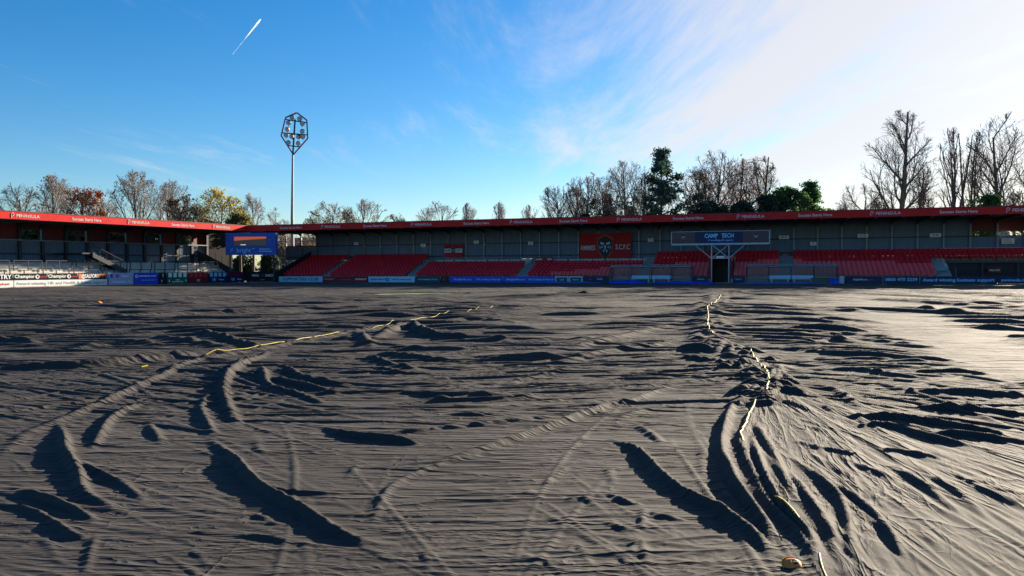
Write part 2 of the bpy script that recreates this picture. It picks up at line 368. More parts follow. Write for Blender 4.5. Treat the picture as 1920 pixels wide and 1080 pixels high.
FOLDS = [
 # left side
 ([(0, 857), (50, 813), (110, 787), (200, 750), (300, 707), (367, 675), (500, 653), (633, 628), (760, 606)], .085, .06),
 ([(513, 653), (443, 687), (420, 717), (423, 747), (447, 793)], .15, .12), ([(390, 737), (377, 763), (393, 800), (404, 815)], .15, .11),
 ([(393, 820), (433, 853), (447, 870), (487, 910), (567, 953), (640, 997), (720, 1016)], .17, .13),
 ([(110, 792), (120, 820), (124, 850), (147, 887), (160, 925), (233, 957)], .15, .13), ([(277, 750), (213, 780), (187, 817), (173, 842)], .11, .11),
 ([(277, 793), (290, 812), (304, 835)], .11, .09), ([(133, 863), (187, 893), (240, 920), (275, 945)], .06, .06),
 ([(20, 917), (83, 937), (140, 957), (180, 977)], .11, .08), ([(0, 947), (67, 963), (133, 1003), (165, 1010)], .09, .07),
 ([(-60, 690), (0, 686), (167, 681), (300, 668), (400, 658), (500, 652)], .15, .14), ([(370, 620), (417, 633), (467, 643), (513, 650)], .13, .11),
 ([(280, 630), (333, 637), (433, 650)], .09, .09), ([(227, 637), (265, 641), (300, 648)], .08, .09), ([(-40, 636), (0, 637), (83, 641)], .12, .12),
 ([(0, 602), (233, 595), (333, 588), (480, 582), (633, 576)], .14, .16), ([(127, 655), (170, 650), (210, 645)], .08, .08),
 ([(467, 707), (490, 690), (503, 720), (567, 737), (617, 753)], .13, .10), ([(500, 705), (550, 717), (633, 733)], .12, .09),
 ([(520, 697), (537, 690), (567, 707), (633, 717), (660, 718)], .12, .09), ([(430, 743), (450, 748), (467, 750)], .05, .05),
 ([(480, 822), (484, 845), (497, 858)], .05, .03), ([(607, 797), (660, 815), (740, 823), (790, 833)], .13, .10),
 ([(60, 560), (300, 552), (560, 545)], .10, .2), ([(0, 580), (150, 572), (330, 562), (600, 551)], .10, .2), ([(300, 572), (400, 566), (640, 556)], .09, .2),
 ([(160, 1080), (170, 1040), (180, 1010)], .10, .07), ([(500, 912), (540, 927), (640, 929)], .07, .05), ([(440, 985), (480, 973), (530, 995)], .06, .05),
 ([(330, 1010), (420, 1000), (520, 1018), (640, 1035)], .07, .06), ([(310, 1060), (360, 1040), (400, 1075)], .06, .05), ([(20, 1040), (80, 1020), (120, 1070)], .07, .06),
 # middle
 ([(643, 633), (667, 624), (697, 643)], .14, .13), ([(690, 631), (763, 607), (813, 623), (940, 630), (953, 637)], .17, .14),
 ([(727, 648), (840, 653), (940, 652)], .11, .10), ([(700, 657), (773, 667), (853, 677)], .10, .09), ([(680, 663), (740, 683), (783, 690)], .10, .08),
 ([(703, 688), (753, 700)], .08, .07), ([(827, 600), (890, 598), (973, 603)], .11, .14), ([(900, 672), (980, 671), (1067, 667)], .11, .09),
 ([(1007, 663), (1073, 652), (1173, 627), (1273, 607)], .08, .08), ([(1017, 687), (1057, 677), (1123, 663), (1207, 652), (1273, 637)], .09, .08),
 ([(940, 723), (1007, 707), (1080, 690)], .05, .07), ([(753, 730), (840, 738), (957, 735)], .11, .08), ([(780, 745), (907, 747), (1037, 737)], .10, .07),
 ([(840, 775), (900, 777), (953, 775)], .07, .06), ([(803, 870), (873, 850), (973, 818), (1073, 783), (1140, 760), (1180, 753), (1227, 733), (1290, 718)], .10, .075),
 ([(697, 817), (790, 807), (907, 795), (1057, 778)], .07, .06), ([(1143, 817), (1190, 837), (1223, 870), (1245, 893), (1290, 925), (1347, 953), (1413, 997), (1453, 1033)], .19, .13),
 ([(1187, 793), (1227, 820), (1240, 832)], .08, .05), ([(960, 845), (880, 862), (807, 882), (740, 913), (713, 950), (697, 993)], .05, .035),
 ([(1023, 917), (1040, 900), (1063, 880)], .045, .03), ([(1130, 927), (1173, 947), (1200, 953)], .09, .06), ([(1063, 950), (1087, 940), (1133, 967)], .06, .04),
 ([(1207, 960), (1205, 980), (1203, 1000)], .06, .03), ([(1127, 983), (1165, 997), (1207, 1007)], .06, .04), ([(1213, 967), (1250, 977), (1290, 985)], .07, .05),
 ([(857, 1027), (890, 1017), (933, 1033)], .06, .05), ([(793, 1040), (800, 1060), (808, 1085)], .06, .03), ([(960, 1040), (1010, 1060), (1080, 1066)], .05, .04),
 ([(1080, 640), (1110, 632), (1150, 637)], .06, .07), ([(700, 585), (900, 578), (1100, 566)], .07, .16), ([(760, 560), (950, 556), (1080, 553)], .08, .25),
 ([(650, 905), (665, 885), (676, 880)], .04, .03), ([(1140, 880), (1145, 900), (1150, 915)], .04, .025), ([(1060, 1050), (1080, 1030), (1110, 1070)], .06, .04),
 ([(1170, 1060), (1200, 1025), (1215, 1075)], .09, .07), ([(1150, 790), (1190, 775), (1227, 767)], .04, .05), ([(1100, 858), (1130, 846), (1165, 838)], .04, .04),
 # along and right of the yellow seam
 ([(1390, 740), (1370, 763), (1353, 830), (1368, 877), (1383, 910), (1437, 980), (1443, 1013)], .21, .12), ([(1413, 790), (1440, 833), (1470, 890), (1500, 950)], .10, .06),
 ([(1410, 813), (1427, 873), (1467, 953), (1513, 997), (1543, 1060)], .19, .08), ([(1463, 873), (1497, 910), (1527, 953), (1557, 997), (1567, 1043)], .13, .06),
 ([(1500, 870), (1547, 907), (1580, 947), (1593, 997), (1600, 1040)], .13, .06), ([(1547, 900), (1600, 933), (1647, 973), (1680, 1020), (1693, 1043)], .12, .06),
 ([(1517, 853), (1563, 880), (1610, 910)], .08, .05), ([(1523, 840), (1570, 848), (1610, 857)], .10, .06), ([(1593, 870), (1640, 888), (1690, 907)], .09, .05),
 ([(1667, 867), (1730, 910), (1813, 977)], .10, .06), ([(1717, 887), (1780, 917), (1853, 973)], .10, .055), ([(1773, 880), (1847, 920), (1930, 960)], .09, .05),
 ([(1587, 777), (1673, 780), (1813, 800), (1890, 810)], .16, .12), ([(1600, 797), (1667, 797), (1747, 820), (1833, 837)], .13, .09),
 ([(1747, 808), (1813, 815), (1960, 832)], .14, .10), ([(1713, 760), (1813, 767), (1980, 780)], .14, .11), ([(1680, 733), (1780, 733), (1960, 742)], .12, .09),
 ([(1457, 613), (1547, 615), (1647, 618)], .09, .12), ([(1510, 690), (1613, 692), (1680, 702), (1753, 708)], .11, .09), ([(1480, 643), (1613, 635), (1727, 645)], .10, .09),
 ([(1487, 652), (1580, 662), (1713, 667), (1810, 675)], .10, .09), ([(1627, 676), (1747, 675)], .09, .08), ([(1763, 695), (1863, 698)], .10, .08),
 ([(1613, 557), (1713, 563), (1913, 577)], .15, .3), ([(1663, 572), (1780, 582), (1950, 594)], .15, .25), ([(1763, 597), (1850, 599), (1950, 601)], .12, .18),
 ([(1830, 610), (1950, 614)], .10, .15), ([(1880, 625), (1960, 630)], .08, .12), ([(1447, 707), (1497, 720)], .10, .07), ([(1450, 747), (1490, 758), (1523, 773)], .10, .07),
 ([(1537, 758), (1573, 777)], .10, .08), ([(1523, 720), (1580, 740), (1613, 767)], .07, .05), ([(1650, 843), (1700, 850), (1773, 863)], .09, .06),
 ([(1730, 997), (1750, 1030), (1770, 1050)], .06, .04), ([(1490, 830), (1520, 838), (1550, 848)], .08, .05), ([(1500, 800), (1530, 806), (1555, 815)], .07, .05),
 ([(1470, 940), (1490, 980), (1540, 1040)], .07, .05), ([(1345, 900), (1360, 930), (1390, 960)], .08, .06), ([(1318, 840), (1316, 870), (1318, 905)], .04, .04),
 ([(1280, 572), (1330, 566), (1370, 562)], .12, .2), ([(1000, 568), (1080, 560), (1200, 556)], .07, .2), ([(1460, 580), (1540, 577), (1640, 585)], .09, .15),
 ([(1457, 598), (1560, 596), (1680, 604)], .09, .13), ([(1470, 627), (1600, 625), (1700, 632)], .08, .10), ([(1270, 652), (1320, 655), (1365, 660)], .12, .10),
 ([(1260, 668), (1310, 672), (1360, 678)], .10, .08), ([(1290, 685), (1345, 687), (1390, 690)], .08, .07), ([(1360, 710), (1400, 712), (1440, 712)], .07, .06),
]
def smooth_band(x, y):
    for (x0, y0, x1, y1, b0, b1) in ((1500, 548, 1720, 610, 26, 60), (1720, 610, 1990, 720, 60, 75), (1600, 545, 1790, 590, 22, 50), (1790, 590, 2000, 640, 50, 40)):
        t = (y - y0) / (y1 - y0)
        if 0 <= t <= 1 and abs(x - (x0 + (x1 - x0) * t)) < b0 + (b1 - b0) * t: return True
    t = (y - 548) / 90
    if 0 < t < 1 and abs(x - (1200 - 140 * t)) < 25 + 60 * t: return random.random() < 0.7
    return False
for f in FOLDS:
    zz = 2465 / (f[0][len(f[0]) // 2][1] - 503); kf = .47 + .66 * min(1, max(0, (zz - 6) / 14))
    mx_, my_ = f[0][len(f[0]) // 2]; span = math.dist(f[0][0], f[0][-1]); kw = 1.0
    if my_ > 1012: kf *= .5
    if mx_ > 1480 and my_ > 690: kf *= .85; kw = .85
    if span < 110 and my_ > 790: kf *= .65; kw = .6
    fold(f[0], f[1] * kf, f[2] * kw * (.27 + .40 * min(1, max(0, (zz - 6) / 16))))
for k in range(150):    # long low folds across the far half of the pitch
    y = 541 + 62 * random.random() ** 1.2; x = random.uniform(-150, 2050)
    if (1480 < x < 1800 and 545 < y < 620 and abs(x - 1500 - (y - 548) * 3.6) < 70) or (1050 < x < 1250 and random.random() < .7): continue
    l = random.uniform(40, 240); sl = lie(x) + random.gauss(0, .006)
    if any(smooth_band(x + t_ * l, y + t_ * l * sl) for t_ in (-1, -.7, -.35, 0, .35, .7, 1)): continue
    fold([(x - l, y - l * sl), (x, y + random.uniform(-1, 1)), (x + l, y + l * sl)], random.uniform(.05, .13), random.uniform(.10, .20))
# crumpled cloth along the main seam
SEAM = [(1378, 548), (1352, 557), (1342, 570), (1326, 583), (1328, 600), (1327, 618), (1338, 640), (1370, 655), (1407, 665), (1415, 682), (1438, 705), (1442, 725), (1436, 748), (1416, 765), (1406, 782), (1398, 806), (1387, 824), (1396, 845), (1403, 868), (1432, 925), (1452, 958), (1480, 985), (1512, 1018), (1535, 1058), (1552, 1100), (1580, 1200), (1640, 1500)]
fold(SEAM[13:25], .06, .035); fold(SEAM[:14], .07, .06)
def sp_z(y): return 2465 / (y - 503)
for k in range(200):
    i = random.uniform(0, 12.5); a = int(i); t = i - a
    x = SEAM[a][0] * (1 - t) + SEAM[a + 1][0] * t; y = SEAM[a][1] * (1 - t) + SEAM[a + 1][1] * t
    sp = (y - 503) / 12; x += random.gauss(0, 1) * (8 + sp * .8); y += random.uniform(-2, 2)
    an = random.choice((random.uniform(-0.5, 0.5), random.uniform(-1.6, 1.6))); l = random.uniform(8, 14) + sp * 0.9
    fold([(x - l * math.cos(an), y - l * math.sin(an) * 0.4), (x + random.uniform(-3, 3), y), (x + l * math.cos(an), y + l * math.sin(an) * 0.4)], random.uniform(.04, .13) * min(1, .45 + sp_z(y) / 25), random.uniform(.035, .07))
H = np.maximum(H, 0) * 0.5 + H * 0.5
H += HM
# many small creases that follow the lie of the cloth
HC = np.zeros_like(H)
def c0y(y): return 2465 / (y - 503)
def crease(x, y, ang, lp, h, wd):
    a = gnd(x - lp * math.cos(ang), y - lp * math.sin(ang)); b = gnd(x + lp * math.cos(ang), y + lp * math.sin(ang))
    d = b - a; l = d.length / 2
    if l < 0.05: return
    l = min(l, 4.0 + c0y(y) * .15); c = (a + b) / 2; ux, uy = d.x / d.length, d.y / d.length; k = random.uniform(-0.16, 0.16) / (l + .5)
    s = patch(c.x - abs(ux) * l - 4 * wd, c.x + abs(ux) * l + 4 * wd, max(1.2, c.y - abs(uy) * l - 4 * wd - 0.1 * l), c.y + abs(uy) * l + 4 * wd + 0.1 * l)
    if s is None: return
    px, py = X[s] - c.x, Yg[s] - c.y; al = px * ux + py * uy; ac = -px * uy + py * ux - k * al * al
    HC[s] = np.maximum(HC[s], h * np.exp(-(ac / wd) ** 2) * np.clip(1 - (al / l) ** 2, 0, 1))
for k in range(9500):
    y = 541 + 640 * random.random() ** 1.55; x = random.uniform(-160, 2080)
    if smooth_band(x, y): continue
    sx = 1392 if y < 660 else 1430
    Z = 2465 / (y - 503)
    if x > sx:
        if y > 700: ang = math.atan2(max(y - 715, 0) + 8, x - 1405 + 30) * random.uniform(0.85, 1.1) + random.gauss(0, .08)
        else: ang = lie(x) * .9 + random.gauss(0, .010 if y < 640 else .022)
        if y > 850: ang = min(ang, 0.95)
    elif x < 560 and y > 700: ang = random.gauss(0.10, 0.16)
    elif y > 1000: ang = random.gauss(0.1, 0.6)
    elif y < 660: ang = lie(x) + random.gauss(0, .009)
    else: ang = random.gauss(0.01, 0.035) - (0.04 if x > 800 and y < 760 else 0)
    big = random.random() < 0.22
    lp = random.uniform(25, 95) * (1.5 if big else 1.0) * (1.7 if y < 650 else 1.7 if y < 740 else 3.0)
    if smooth_band(x + lp * .8, y + lp * .8 * math.sin(ang)) or smooth_band(x - lp * .8, y - lp * .8 * math.sin(ang)): continue
    nf = min(1.2, max(.05, (Z - 3.5) / 12))
    if y > 740 and random.random() < (.45 if x > 1430 else .74): continue
    nf = max(nf, .34) if y > 740 else nf
    wd = max(random.uniform(.014, .024) * (1 + Z / 10) * (1.3 if big else 1), .0072 * Z if Z > 14 else .0055 * Z if x > 1430 else 0)
    crease(x, y, ang, lp, random.uniform(.007, .024) * (1.9 if big else 1) * nf * (1 + min(Z, 20) / 50) * (2.1 if Z > 20 else 1.5 if Z > 8 else 1.0) * (1.4 if x > 1430 and y > 760 else 1.0), wd)
for k in range(160):   # short random cross creases
    y = 600 + 560 * random.random(); x = random.uniform(-100, 2000)
    if smooth_band(x, y): continue
    crease(x, y, random.uniform(-1.5, 1.5), random.uniform(15, 50), random.uniform(.003, .009), random.uniform(.01, .018) * (1 + 2465 / (y - 503) / 20))
H += HC
far_ = np.clip((Yg - 18) / 30, 0, 1)
H -= far_ * 0.02          # the far cloth lies flat on the grass between its creases
H = np.where(H < 0, H * 0.6, H)
def hgt(x, y):
    i = min(max(np.searchsorted(rowsY, y), 1), len(rowsY) - 1); u = x / y; j = min(max(np.searchsorted(colsU, u), 1), len(colsU) - 1)
    return float(H[i, j])
# sheets: split along the yellow seams, cut at the pitch edge
def interp_line(pts, Yq):
    P = sorted([(gnd(x, y).y, gnd(x, y).x) for x, y in pts]); ys = [a for a, b in P]; xs = [b for a, b in P]
    return np.interp(Yq, ys, xs)
xs_main = interp_line(SEAM, rowsY)[:, None] + 0 * X
LSEAM = [(-900, 1350), (-300, 1050), (0, 857), (50, 813), (110, 787), (200, 750), (300, 707), (367, 675), (500, 653), (633, 628), (760, 606), (900, 585), (1060, 552), (1110, 545)]
Pl = sorted([(gnd(x, y).x, gnd(x, y).y) for x, y in LSEAM], key=lambda q: q[1])
xs_left = np.interp(rowsY, [q[1] for q in Pl], [q[0] for q in Pl])[:, None] + 0 * X
n1 = ML.e2; n2 = LF.e2
dm = (X - C0[0]) * n1.x + (Yg - C0[1]) * n1.y      # depth behind the long stand's front (negative on the pitch)
dl = (X - C0[0]) * n2.x + (Yg - C0[1]) * n2.y
edge = 0.5 * np.sin(X * 0.7) + 0.35 * np.sin(X * 1.9 + 1)
inside = (dm < -5.0 + edge) & (dl < -6.0 + edge)
for (gx, gy, ra, rb) in ((775, 551, 3.6, 2.2), (1068, 549.5, 1.3, 1.8), (800, 549.5, 2.2, 1.2)):
    g_ = gnd(gx, gy); inside &= (((X - g_.x) / ra) ** 2 + ((Yg - g_.y) / rb) ** 2 + .25 * np.sin(X * 3) * np.sin(Yg * 2)) > 1
right = X > xs_main - 0.05; left = (X < xs_left) & ~right; mid = ~right & ~left
def sheet(mask, label, lift, m='fabric'):
    fm = (mask & inside)[:-1, :-1]
    ii, jj = np.nonzero(fm); nc = X.shape[1]
    q = np.stack([ii * nc + jj, ii * nc + jj + 1, (ii + 1) * nc + jj + 1, (ii + 1) * nc + jj], 1)
    used = np.unique(q); remap = np.full(X.size, -1, np.int64); remap[used] = np.arange(len(used))
    v = np.stack([X.ravel()[used], Yg.ravel()[used], H.ravel()[used] + lift], 1)
    o = link('frost_cover', np_mesh('frost_cover', v, remap[q], M[m], True))
    return tag(o, label, 'pitch cover', 'frost covers spread over the pitch')
HB = H  # keep
s_left = sheet(left, 'dark grey frost cover on the far left, beyond the long thin yellow hem', 0.0)
s_mid = sheet(mid, 'wide grey frost cover in the middle, between the two yellow seams', 0.0)
s_right = sheet(right, 'brighter grey frost cover on the right, right of the crumpled yellow seam', 0.0, 'fabric_fan')
def hem(pts, r, parent, lift=0.03, jit=0.0):
    """yellow webbing lying along the fold of the seam"""
    q = []
    for i in range(len(pts) - 1):
        a, b = gnd(*pts[i]), gnd(*pts[i + 1]); n = max(2, int((b - a).length / 0.10)); n = min(n, 60)
        for k in range(n):
            v = a.lerp(b, k / n); q.append(Vector((v.x + random.gauss(0, jit), v.y, hgt(v.x, v.y) + lift)))
    for _ in range(3):
        zs = [v.z for v in q]
        for i in range(1, len(q) - 1): q[i].z = max((zs[i - 1] + zs[i] + zs[i + 1]) / 3, hgt(q[i].x, q[i].y) + .004)
    b = MB(); V = []; Fc = []; k = 6
    for i, p in enumerate(q):
        d = (q[min(i + 1, len(q) - 1)] - q[max(i - 1, 0)]).normalized(); sx = d.cross(Vector((0, 0, 1))).normalized(); sz = sx.cross(d)
        rr = r * (0.75 + 0.4 * random.random())
        for t in range(k):
            a = 2 * math.pi * t / k; V.append(tuple(p + sx * math.cos(a) * rr + sz * math.sin(a) * rr * 0.7))
        if i:
            for t in range(k): Fc.append(((i - 1) * k + t, (i - 1) * k + (t + 1) % k, i * k + (t + 1) % k, i * k + t))
    b.v = V; b.f = Fc
    return b.build('yellow_hem', M['rope'], parent, smooth=True)
for seg, rr in ((list(range(1, 7)), .038), (list(range(7, 13)), .034), ([13, 14, 15, 16, 17], .034), ([20, 21, 22], .02), ([23, 24, 25], .018)):
    hem([SEAM[i] for i in seg], rr * .34, s_right, 0.008, 0.006)
hem([(265, 693), (288, 690)], .018, s_left, .012); hem([(385, 670), (430, 663), (500, 652), (580, 637), (640, 627)], .011, s_left, .022)
hem([(700, 618), (760, 606), (830, 595), (930, 580)], .009, s_left, 0.02)

# ------------------------------------------------------------------ long main stand
HF, HB_ = 7.5, 6.75               # fascia top and bottom
S1 = 98.0; DB = 9.0; BAY = 2.57
ms = empty('main_stand', ML.W(0, 0), ML.rz, 'long red-fronted seated stand with grey clad back wall across the pitch', 'stand')
SL = lambda x, d=0.0, y=480: ML.px(x, y, d)[0]
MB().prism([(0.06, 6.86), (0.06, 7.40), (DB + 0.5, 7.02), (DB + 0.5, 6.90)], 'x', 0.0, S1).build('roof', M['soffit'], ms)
fas = MB().box(0, S1, -0.03, 0.03, HB_, HF).build('fascia', M['red_panel'], ms)
fp_me = MB().box(0.008, 2.992, -0.042, -0.03, HB_ + 0.012, HF - 0.012).mesh('fascia_panel', M['red_fascia'])
for k in range(int(S1 / 3.0)): link('fascia_panel', fp_me, fas, (3.0 * k, 0, 0))
MB().box(0, S1, -0.07, 0.05, HF, HF + 0.07).build('flashing', M['red_panel'], fas)
def p_logo(parent, x, y, z, k, m):
    b = MB()
    for (ax, az), (bx, bz) in (((-.5, -1), (-.5, .55)), ((-.5, .55), (-.2, 1)), ((-.2, 1), (.3, .9)), ((.3, .9), (.5, .4)), ((.5, .4), (.3, -.05)), ((.3, -.05), (-.05, -.15))):
        b.bar((x + ax * k, y, z + az * k), (x + bx * k, y, z + bz * k), 0.035, k=4)
    return b.build('emblem', m, parent)
zf = (HF + HB_) / 2
for xp in (620, 790, 977, 1180, 1407, 1660, 1918):
    s = SL(xp, -0.04, 420); p_logo(fas, s - 1.25, -0.055, zf, 0.24, M['fascia_print']); lettering('PENINSULA', 0.42, M['fascia_print'], fas, s + 0.25, -0.055, zf - 0.02, 0.004, 2.3)
for xp in (545, 703, 893, 1075, 1290, 1528, 1797):
    s = SL(xp, -0.04, 420); lettering('Success Starts Here', 0.42, M['fascia_print'], fas, s, -0.055, zf - 0.03, 0.006, 3.3)
# back wall: bays of ribbed cladding between columns
def ribbed(wd, ht, name, m, pitch=0.19, dep=0.035):
    b = MB(); n = int(wd / pitch); x = 0; pr = []
    for i in range(n):
        x = i * wd / n; q = wd / n
        pr += [(x, 0), (x + q * .35, 0), (x + q * .5, -dep), (x + q * .85, -dep)]
    pr.append((wd, 0)); k = len(pr)
    b.v = [(a, c, 0) for a, c in pr] + [(a, c, ht) for a, c in pr]
    b.f = [(i, i + 1, k + i + 1, k + i) for i in range(k - 1)]
    return b.mesh(name, m)
s_first = SL(537, DB, 460)
nb = int((S1 - s_first) / BAY)
zlo, zmid, zrail, ztop = 2.9, 3.35, 4.95, 6.95
bw = MB().box(s_first, S1, DB + 0.12, DB + 0.2, 0, zlo).build('back_wall', M['concrete'], ms)
up_me = ribbed(BAY - 0.02, ztop - zrail - 0.04, 'cladding_panel', M['clad']); lo_me = ribbed(BAY - 0.02, zrail - zlo - 0.04, 'cladding_panel', M['clad'])
redp = MB().box(0, BAY - 0.02, 0, 0.04, 0, ztop - 5.45).mesh('red_panel', M['red_panel'])
col_me = MB().box(-0.09, 0.09, -0.13, 0.09, 0, 6.95).mesh('column', M['steel_grey'])
raf_me = MB().prism([(0.1, 6.62), (0.1, 6.86), (DB - 0.1, 6.86), (DB - 0.1, 6.3), (DB - 0.7, 6.6)], 'x', -0.06, 0.06).mesh('rafter', M['steel_dark'])
sR = SL(1815, DB, 430)
for i in range(nb + 1):
    s = s_first + i * BAY
    link('column', col_me, ms, (s, DB - 0.05, 0)); link('rafter', raf_me, ms, (s, 0, 0))
    if i == nb: break
    link('cladding_panel', lo_me, bw, (s + 0.01, DB + 0.1, zlo + 0.02))
    if i < 2: continue                                   # the corner bays stay open above the wall
    if s > sR - 1:
        link('red_panel', redp, bw, (s + 0.01, DB + 0.1, 5.45))
    else: link('cladding_panel', up_me, bw, (s + 0.01, DB + 0.1, zrail + 0.02))
MB().box(s_first, S1, DB - 0.22, DB - 0.14, zrail - 0.06, zrail + 0.06).build('wall_rail', M['steel_dark'], ms)
MB().box(s_first, S1, DB - 0.24, DB - 0.14, zmid - 0.08, zmid + 0.06).build('wall_rail', M['steel_dark'], ms)
# terrace steps and seating
NR = 10; D0 = 0.9; DP = 0.72; Z0 = 0.42; DZ = 0.265
def rowz(r): return Z0 + DZ * r
def steps(s0, s1, name, m, half=False, parent=ms, r1=NR, lift=0.0):
    pr = [(D0 - 0.3, -0.2)]
    nn = r1 * (2 if half else 1)
    for r in range(nn):
        d = D0 + DP * r / (2 if half else 1); z = Z0 + DZ * (r / 2 if half else r) + lift
        pr += [(d - 0.3, z), (d + (DP / 2 if half else DP) - 0.3, z)]
    pr.append((D0 + DP * r1 - 0.3, -0.2))
    return MB().prism(pr, 'x', s0, s1).build(name, m, parent)
sT0, sT1 = SL(1331, 1.0, 510), SL(1371, 1.0, 510)         # the players' tunnel
sStart = SL(527, 0.9, 520)
steps(sStart, sT0, 'terrace', M['concrete']); steps(sT1, SL(1792, 0.6, 520), 'terrace', M['concrete'])
def frontx(x): return SL(x, 0.9, 519)
aisles = [(frontx(604), frontx(618)), (frontx(762), frontx(780)), (frontx(967), frontx(989)), (SL(1207, 6, 495), SL(1229, 6, 495)), (SL(1461, 6, 490), SL(1487, 6, 490)), (frontx(1757), frontx(1785))]
for a0, a1 in aisles: steps(a0 + 0.05, a1 - 0.05, 'aisle_steps', M['step_blue'], True, ms, NR, 0.03)
seat = MB()
seat.v = []; seat.f = []
seat.prism([(0.30, 0.40), (0.36, 0.40), (0.44, 0.82), (0.38, 0.83)], 'x', -0.205, 0.205)     # back shell
seat.prism([(0.24, 0.42), (0.30, 0.40), (0.335, 0.74), (0.28, 0.76)], 'x', -0.19, 0.19)      # tipped-up pan
seat.box(-0.03, 0.03, 0.30, 0.42, 0, 0.42)
seat_me = seat.mesh('seat', M['seat'])
blocks = [  # s0, s1, first row, last row
    (sStart + 0.3, aisles[0][0], 0, 10), (aisles[0][1], aisles[1][0], 0, 10), (aisles[1][1], aisles[2][0], 0, 6), (aisles[2][1], SL(1206, 4.5, 500), 0, 6),
    (aisles[3][1], sT0 - 0.25, 0, 10), (sT1 + 0.25, aisles[4][0], 0, 10), (aisles[4][1], aisles[5][0], 0, 10), (aisles[5][0], S1, 7, 10)]
spots = []
for s0, s1, ra, rb in blocks:
    n = int((s1 - s0) / 0.47)
    for r in range(ra, rb):
        for k in range(n): spots.append((s0 + (k + 0.5) * (s1 - s0) / n, D0 - 0.3 + DP * r, rowz(r)))
keep = []
for s, d, z in spots:
    v = ML.W(s, d, z); keep.append((abs(v.x / v.y) < 0.67, -v.length, s, d, z))
vis = sorted([k for k in keep if k[0]], key=lambda k: -k[1])
for _, _, s, d, z in vis[:300]: link('seat', seat_me, ms, (s, d, z))
rest = [(k[2], k[3], k[4]) for k in vis[300:]] + [(k[2], k[3], k[4]) for k in keep if not k[0]]
sv = np.array([v.co[:] for v in seat_me.vertices]); sf = []
for pol in seat_me.polygons:
    vs = list(pol.vertices)
    for i in range(1, len(vs) - 1): sf.append((vs[0], vs[i], vs[i + 1]))
sf = np.array(sf); R_ = np.array(rest)
V = (sv[None] + R_[:, None, :]).reshape(-1, 3); Fc = (sf[None] + (np.arange(len(rest)) * len(sv))[:, None, None]).reshape(-1, 3)
o = link('seat_rows', np_mesh('seat_rows', V, Fc, M['seat']), ms); o['kind'] = 'stuff'; o['label'] = 'farther rows of red tip-up seats'
# raised deck with barriers behind the six-row blocks
zd = rowz(6) + 0.05
def barrier(parent, s0, s1, d, z, n, h=1.05):
    b = MB()
    for i in range(n + 1):
        s = s0 + (s1 - s0) * i / n; b.box(s - 0.04, s + 0.04, d - 0.04, d + 0.04, z, z + h)
    b.box(s0, s1, d - 0.03, d + 0.03, z + h - 0.06, z + h + 0.02)
    return b.build('crush_barrier', M['steel_dark'], parent)
for x0, x1 in ((793, 979), (999, 1207)):
    a, c = SL(x0, 5.6, 490), SL(x1, 5.6, 490); n = max(1, round((c - a) / 1.5)); n3 = max(1, n // 3)
    for k in range(n3): barrier(ms, a + (c - a) * k / n3 + 0.06, a + (c - a) * (k + 1) / n3 - 0.06, 5.35, zd - 0.25, 3)
# sloping dark end screen of the seat deck at the corner
MB().prism([(0.3, -0.1), (0.3, 1.25), (DB - 0.4, 4.2), (DB - 0.4, -0.1)], 'x', sStart - 0.5, sStart - 0.42).build('end_screen', M['steel_dark'], ms)
# dark way under the seats at the right, with its small sign
sV = SL(1792, 0.6, 520)
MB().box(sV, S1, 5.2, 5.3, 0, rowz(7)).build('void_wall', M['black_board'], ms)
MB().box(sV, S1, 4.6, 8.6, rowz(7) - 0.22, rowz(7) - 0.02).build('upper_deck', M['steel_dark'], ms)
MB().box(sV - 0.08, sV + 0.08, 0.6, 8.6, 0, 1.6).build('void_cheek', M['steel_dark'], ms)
MB().box(SL(1765, 8, 475), S1, 8.3, 8.36, 3.62, 3.70).build('hand_rail', M['steel_white'], ms)
for k in range(4):
    s = sV + 3.2 * (k + 1); MB().box(s - 0.06, s + 0.06, 4.7, 4.82, 0, rowz(7)).build('prop', M['steel_dark'], ms)
sg = SL(1865, 4.5, 517); o = MB().box(sg - 0.6, sg + 0.6, 4.56, 4.6, 1.05, 1.5).build('way_sign', M['board_red'], ms)
lettering('WAY OUT', 0.2, M['white_paint'], o, sg, 4.54, 1.27, 0.004)
# players' tunnel
tun = MB().box(sT0 - 0.1, sT0 + 0.12, 0.7, 4.5, 0, 2.7); tun.box(sT1 - 0.12, sT1 + 0.1, 0.7, 4.5, 0, 2.7)
tn = tun.build('tunnel_wall', M['board_red'], ms)
MB().box(sT0 - 0.1, sT1 + 0.1, 0.66, 4.5, 2.7, 2.95).build('tunnel_roof', M['seat'], ms)
MB().box(sT0, sT1, 4.5, 4.6, 0, 2.7).build('tunnel_back', M['black_board'], ms)
MB().box(sT0 + 0.7, sT1 - 0.7, 0.63, 0.66, 2.73, 2.92).build('tunnel_sign', M['white_paint'], ms)
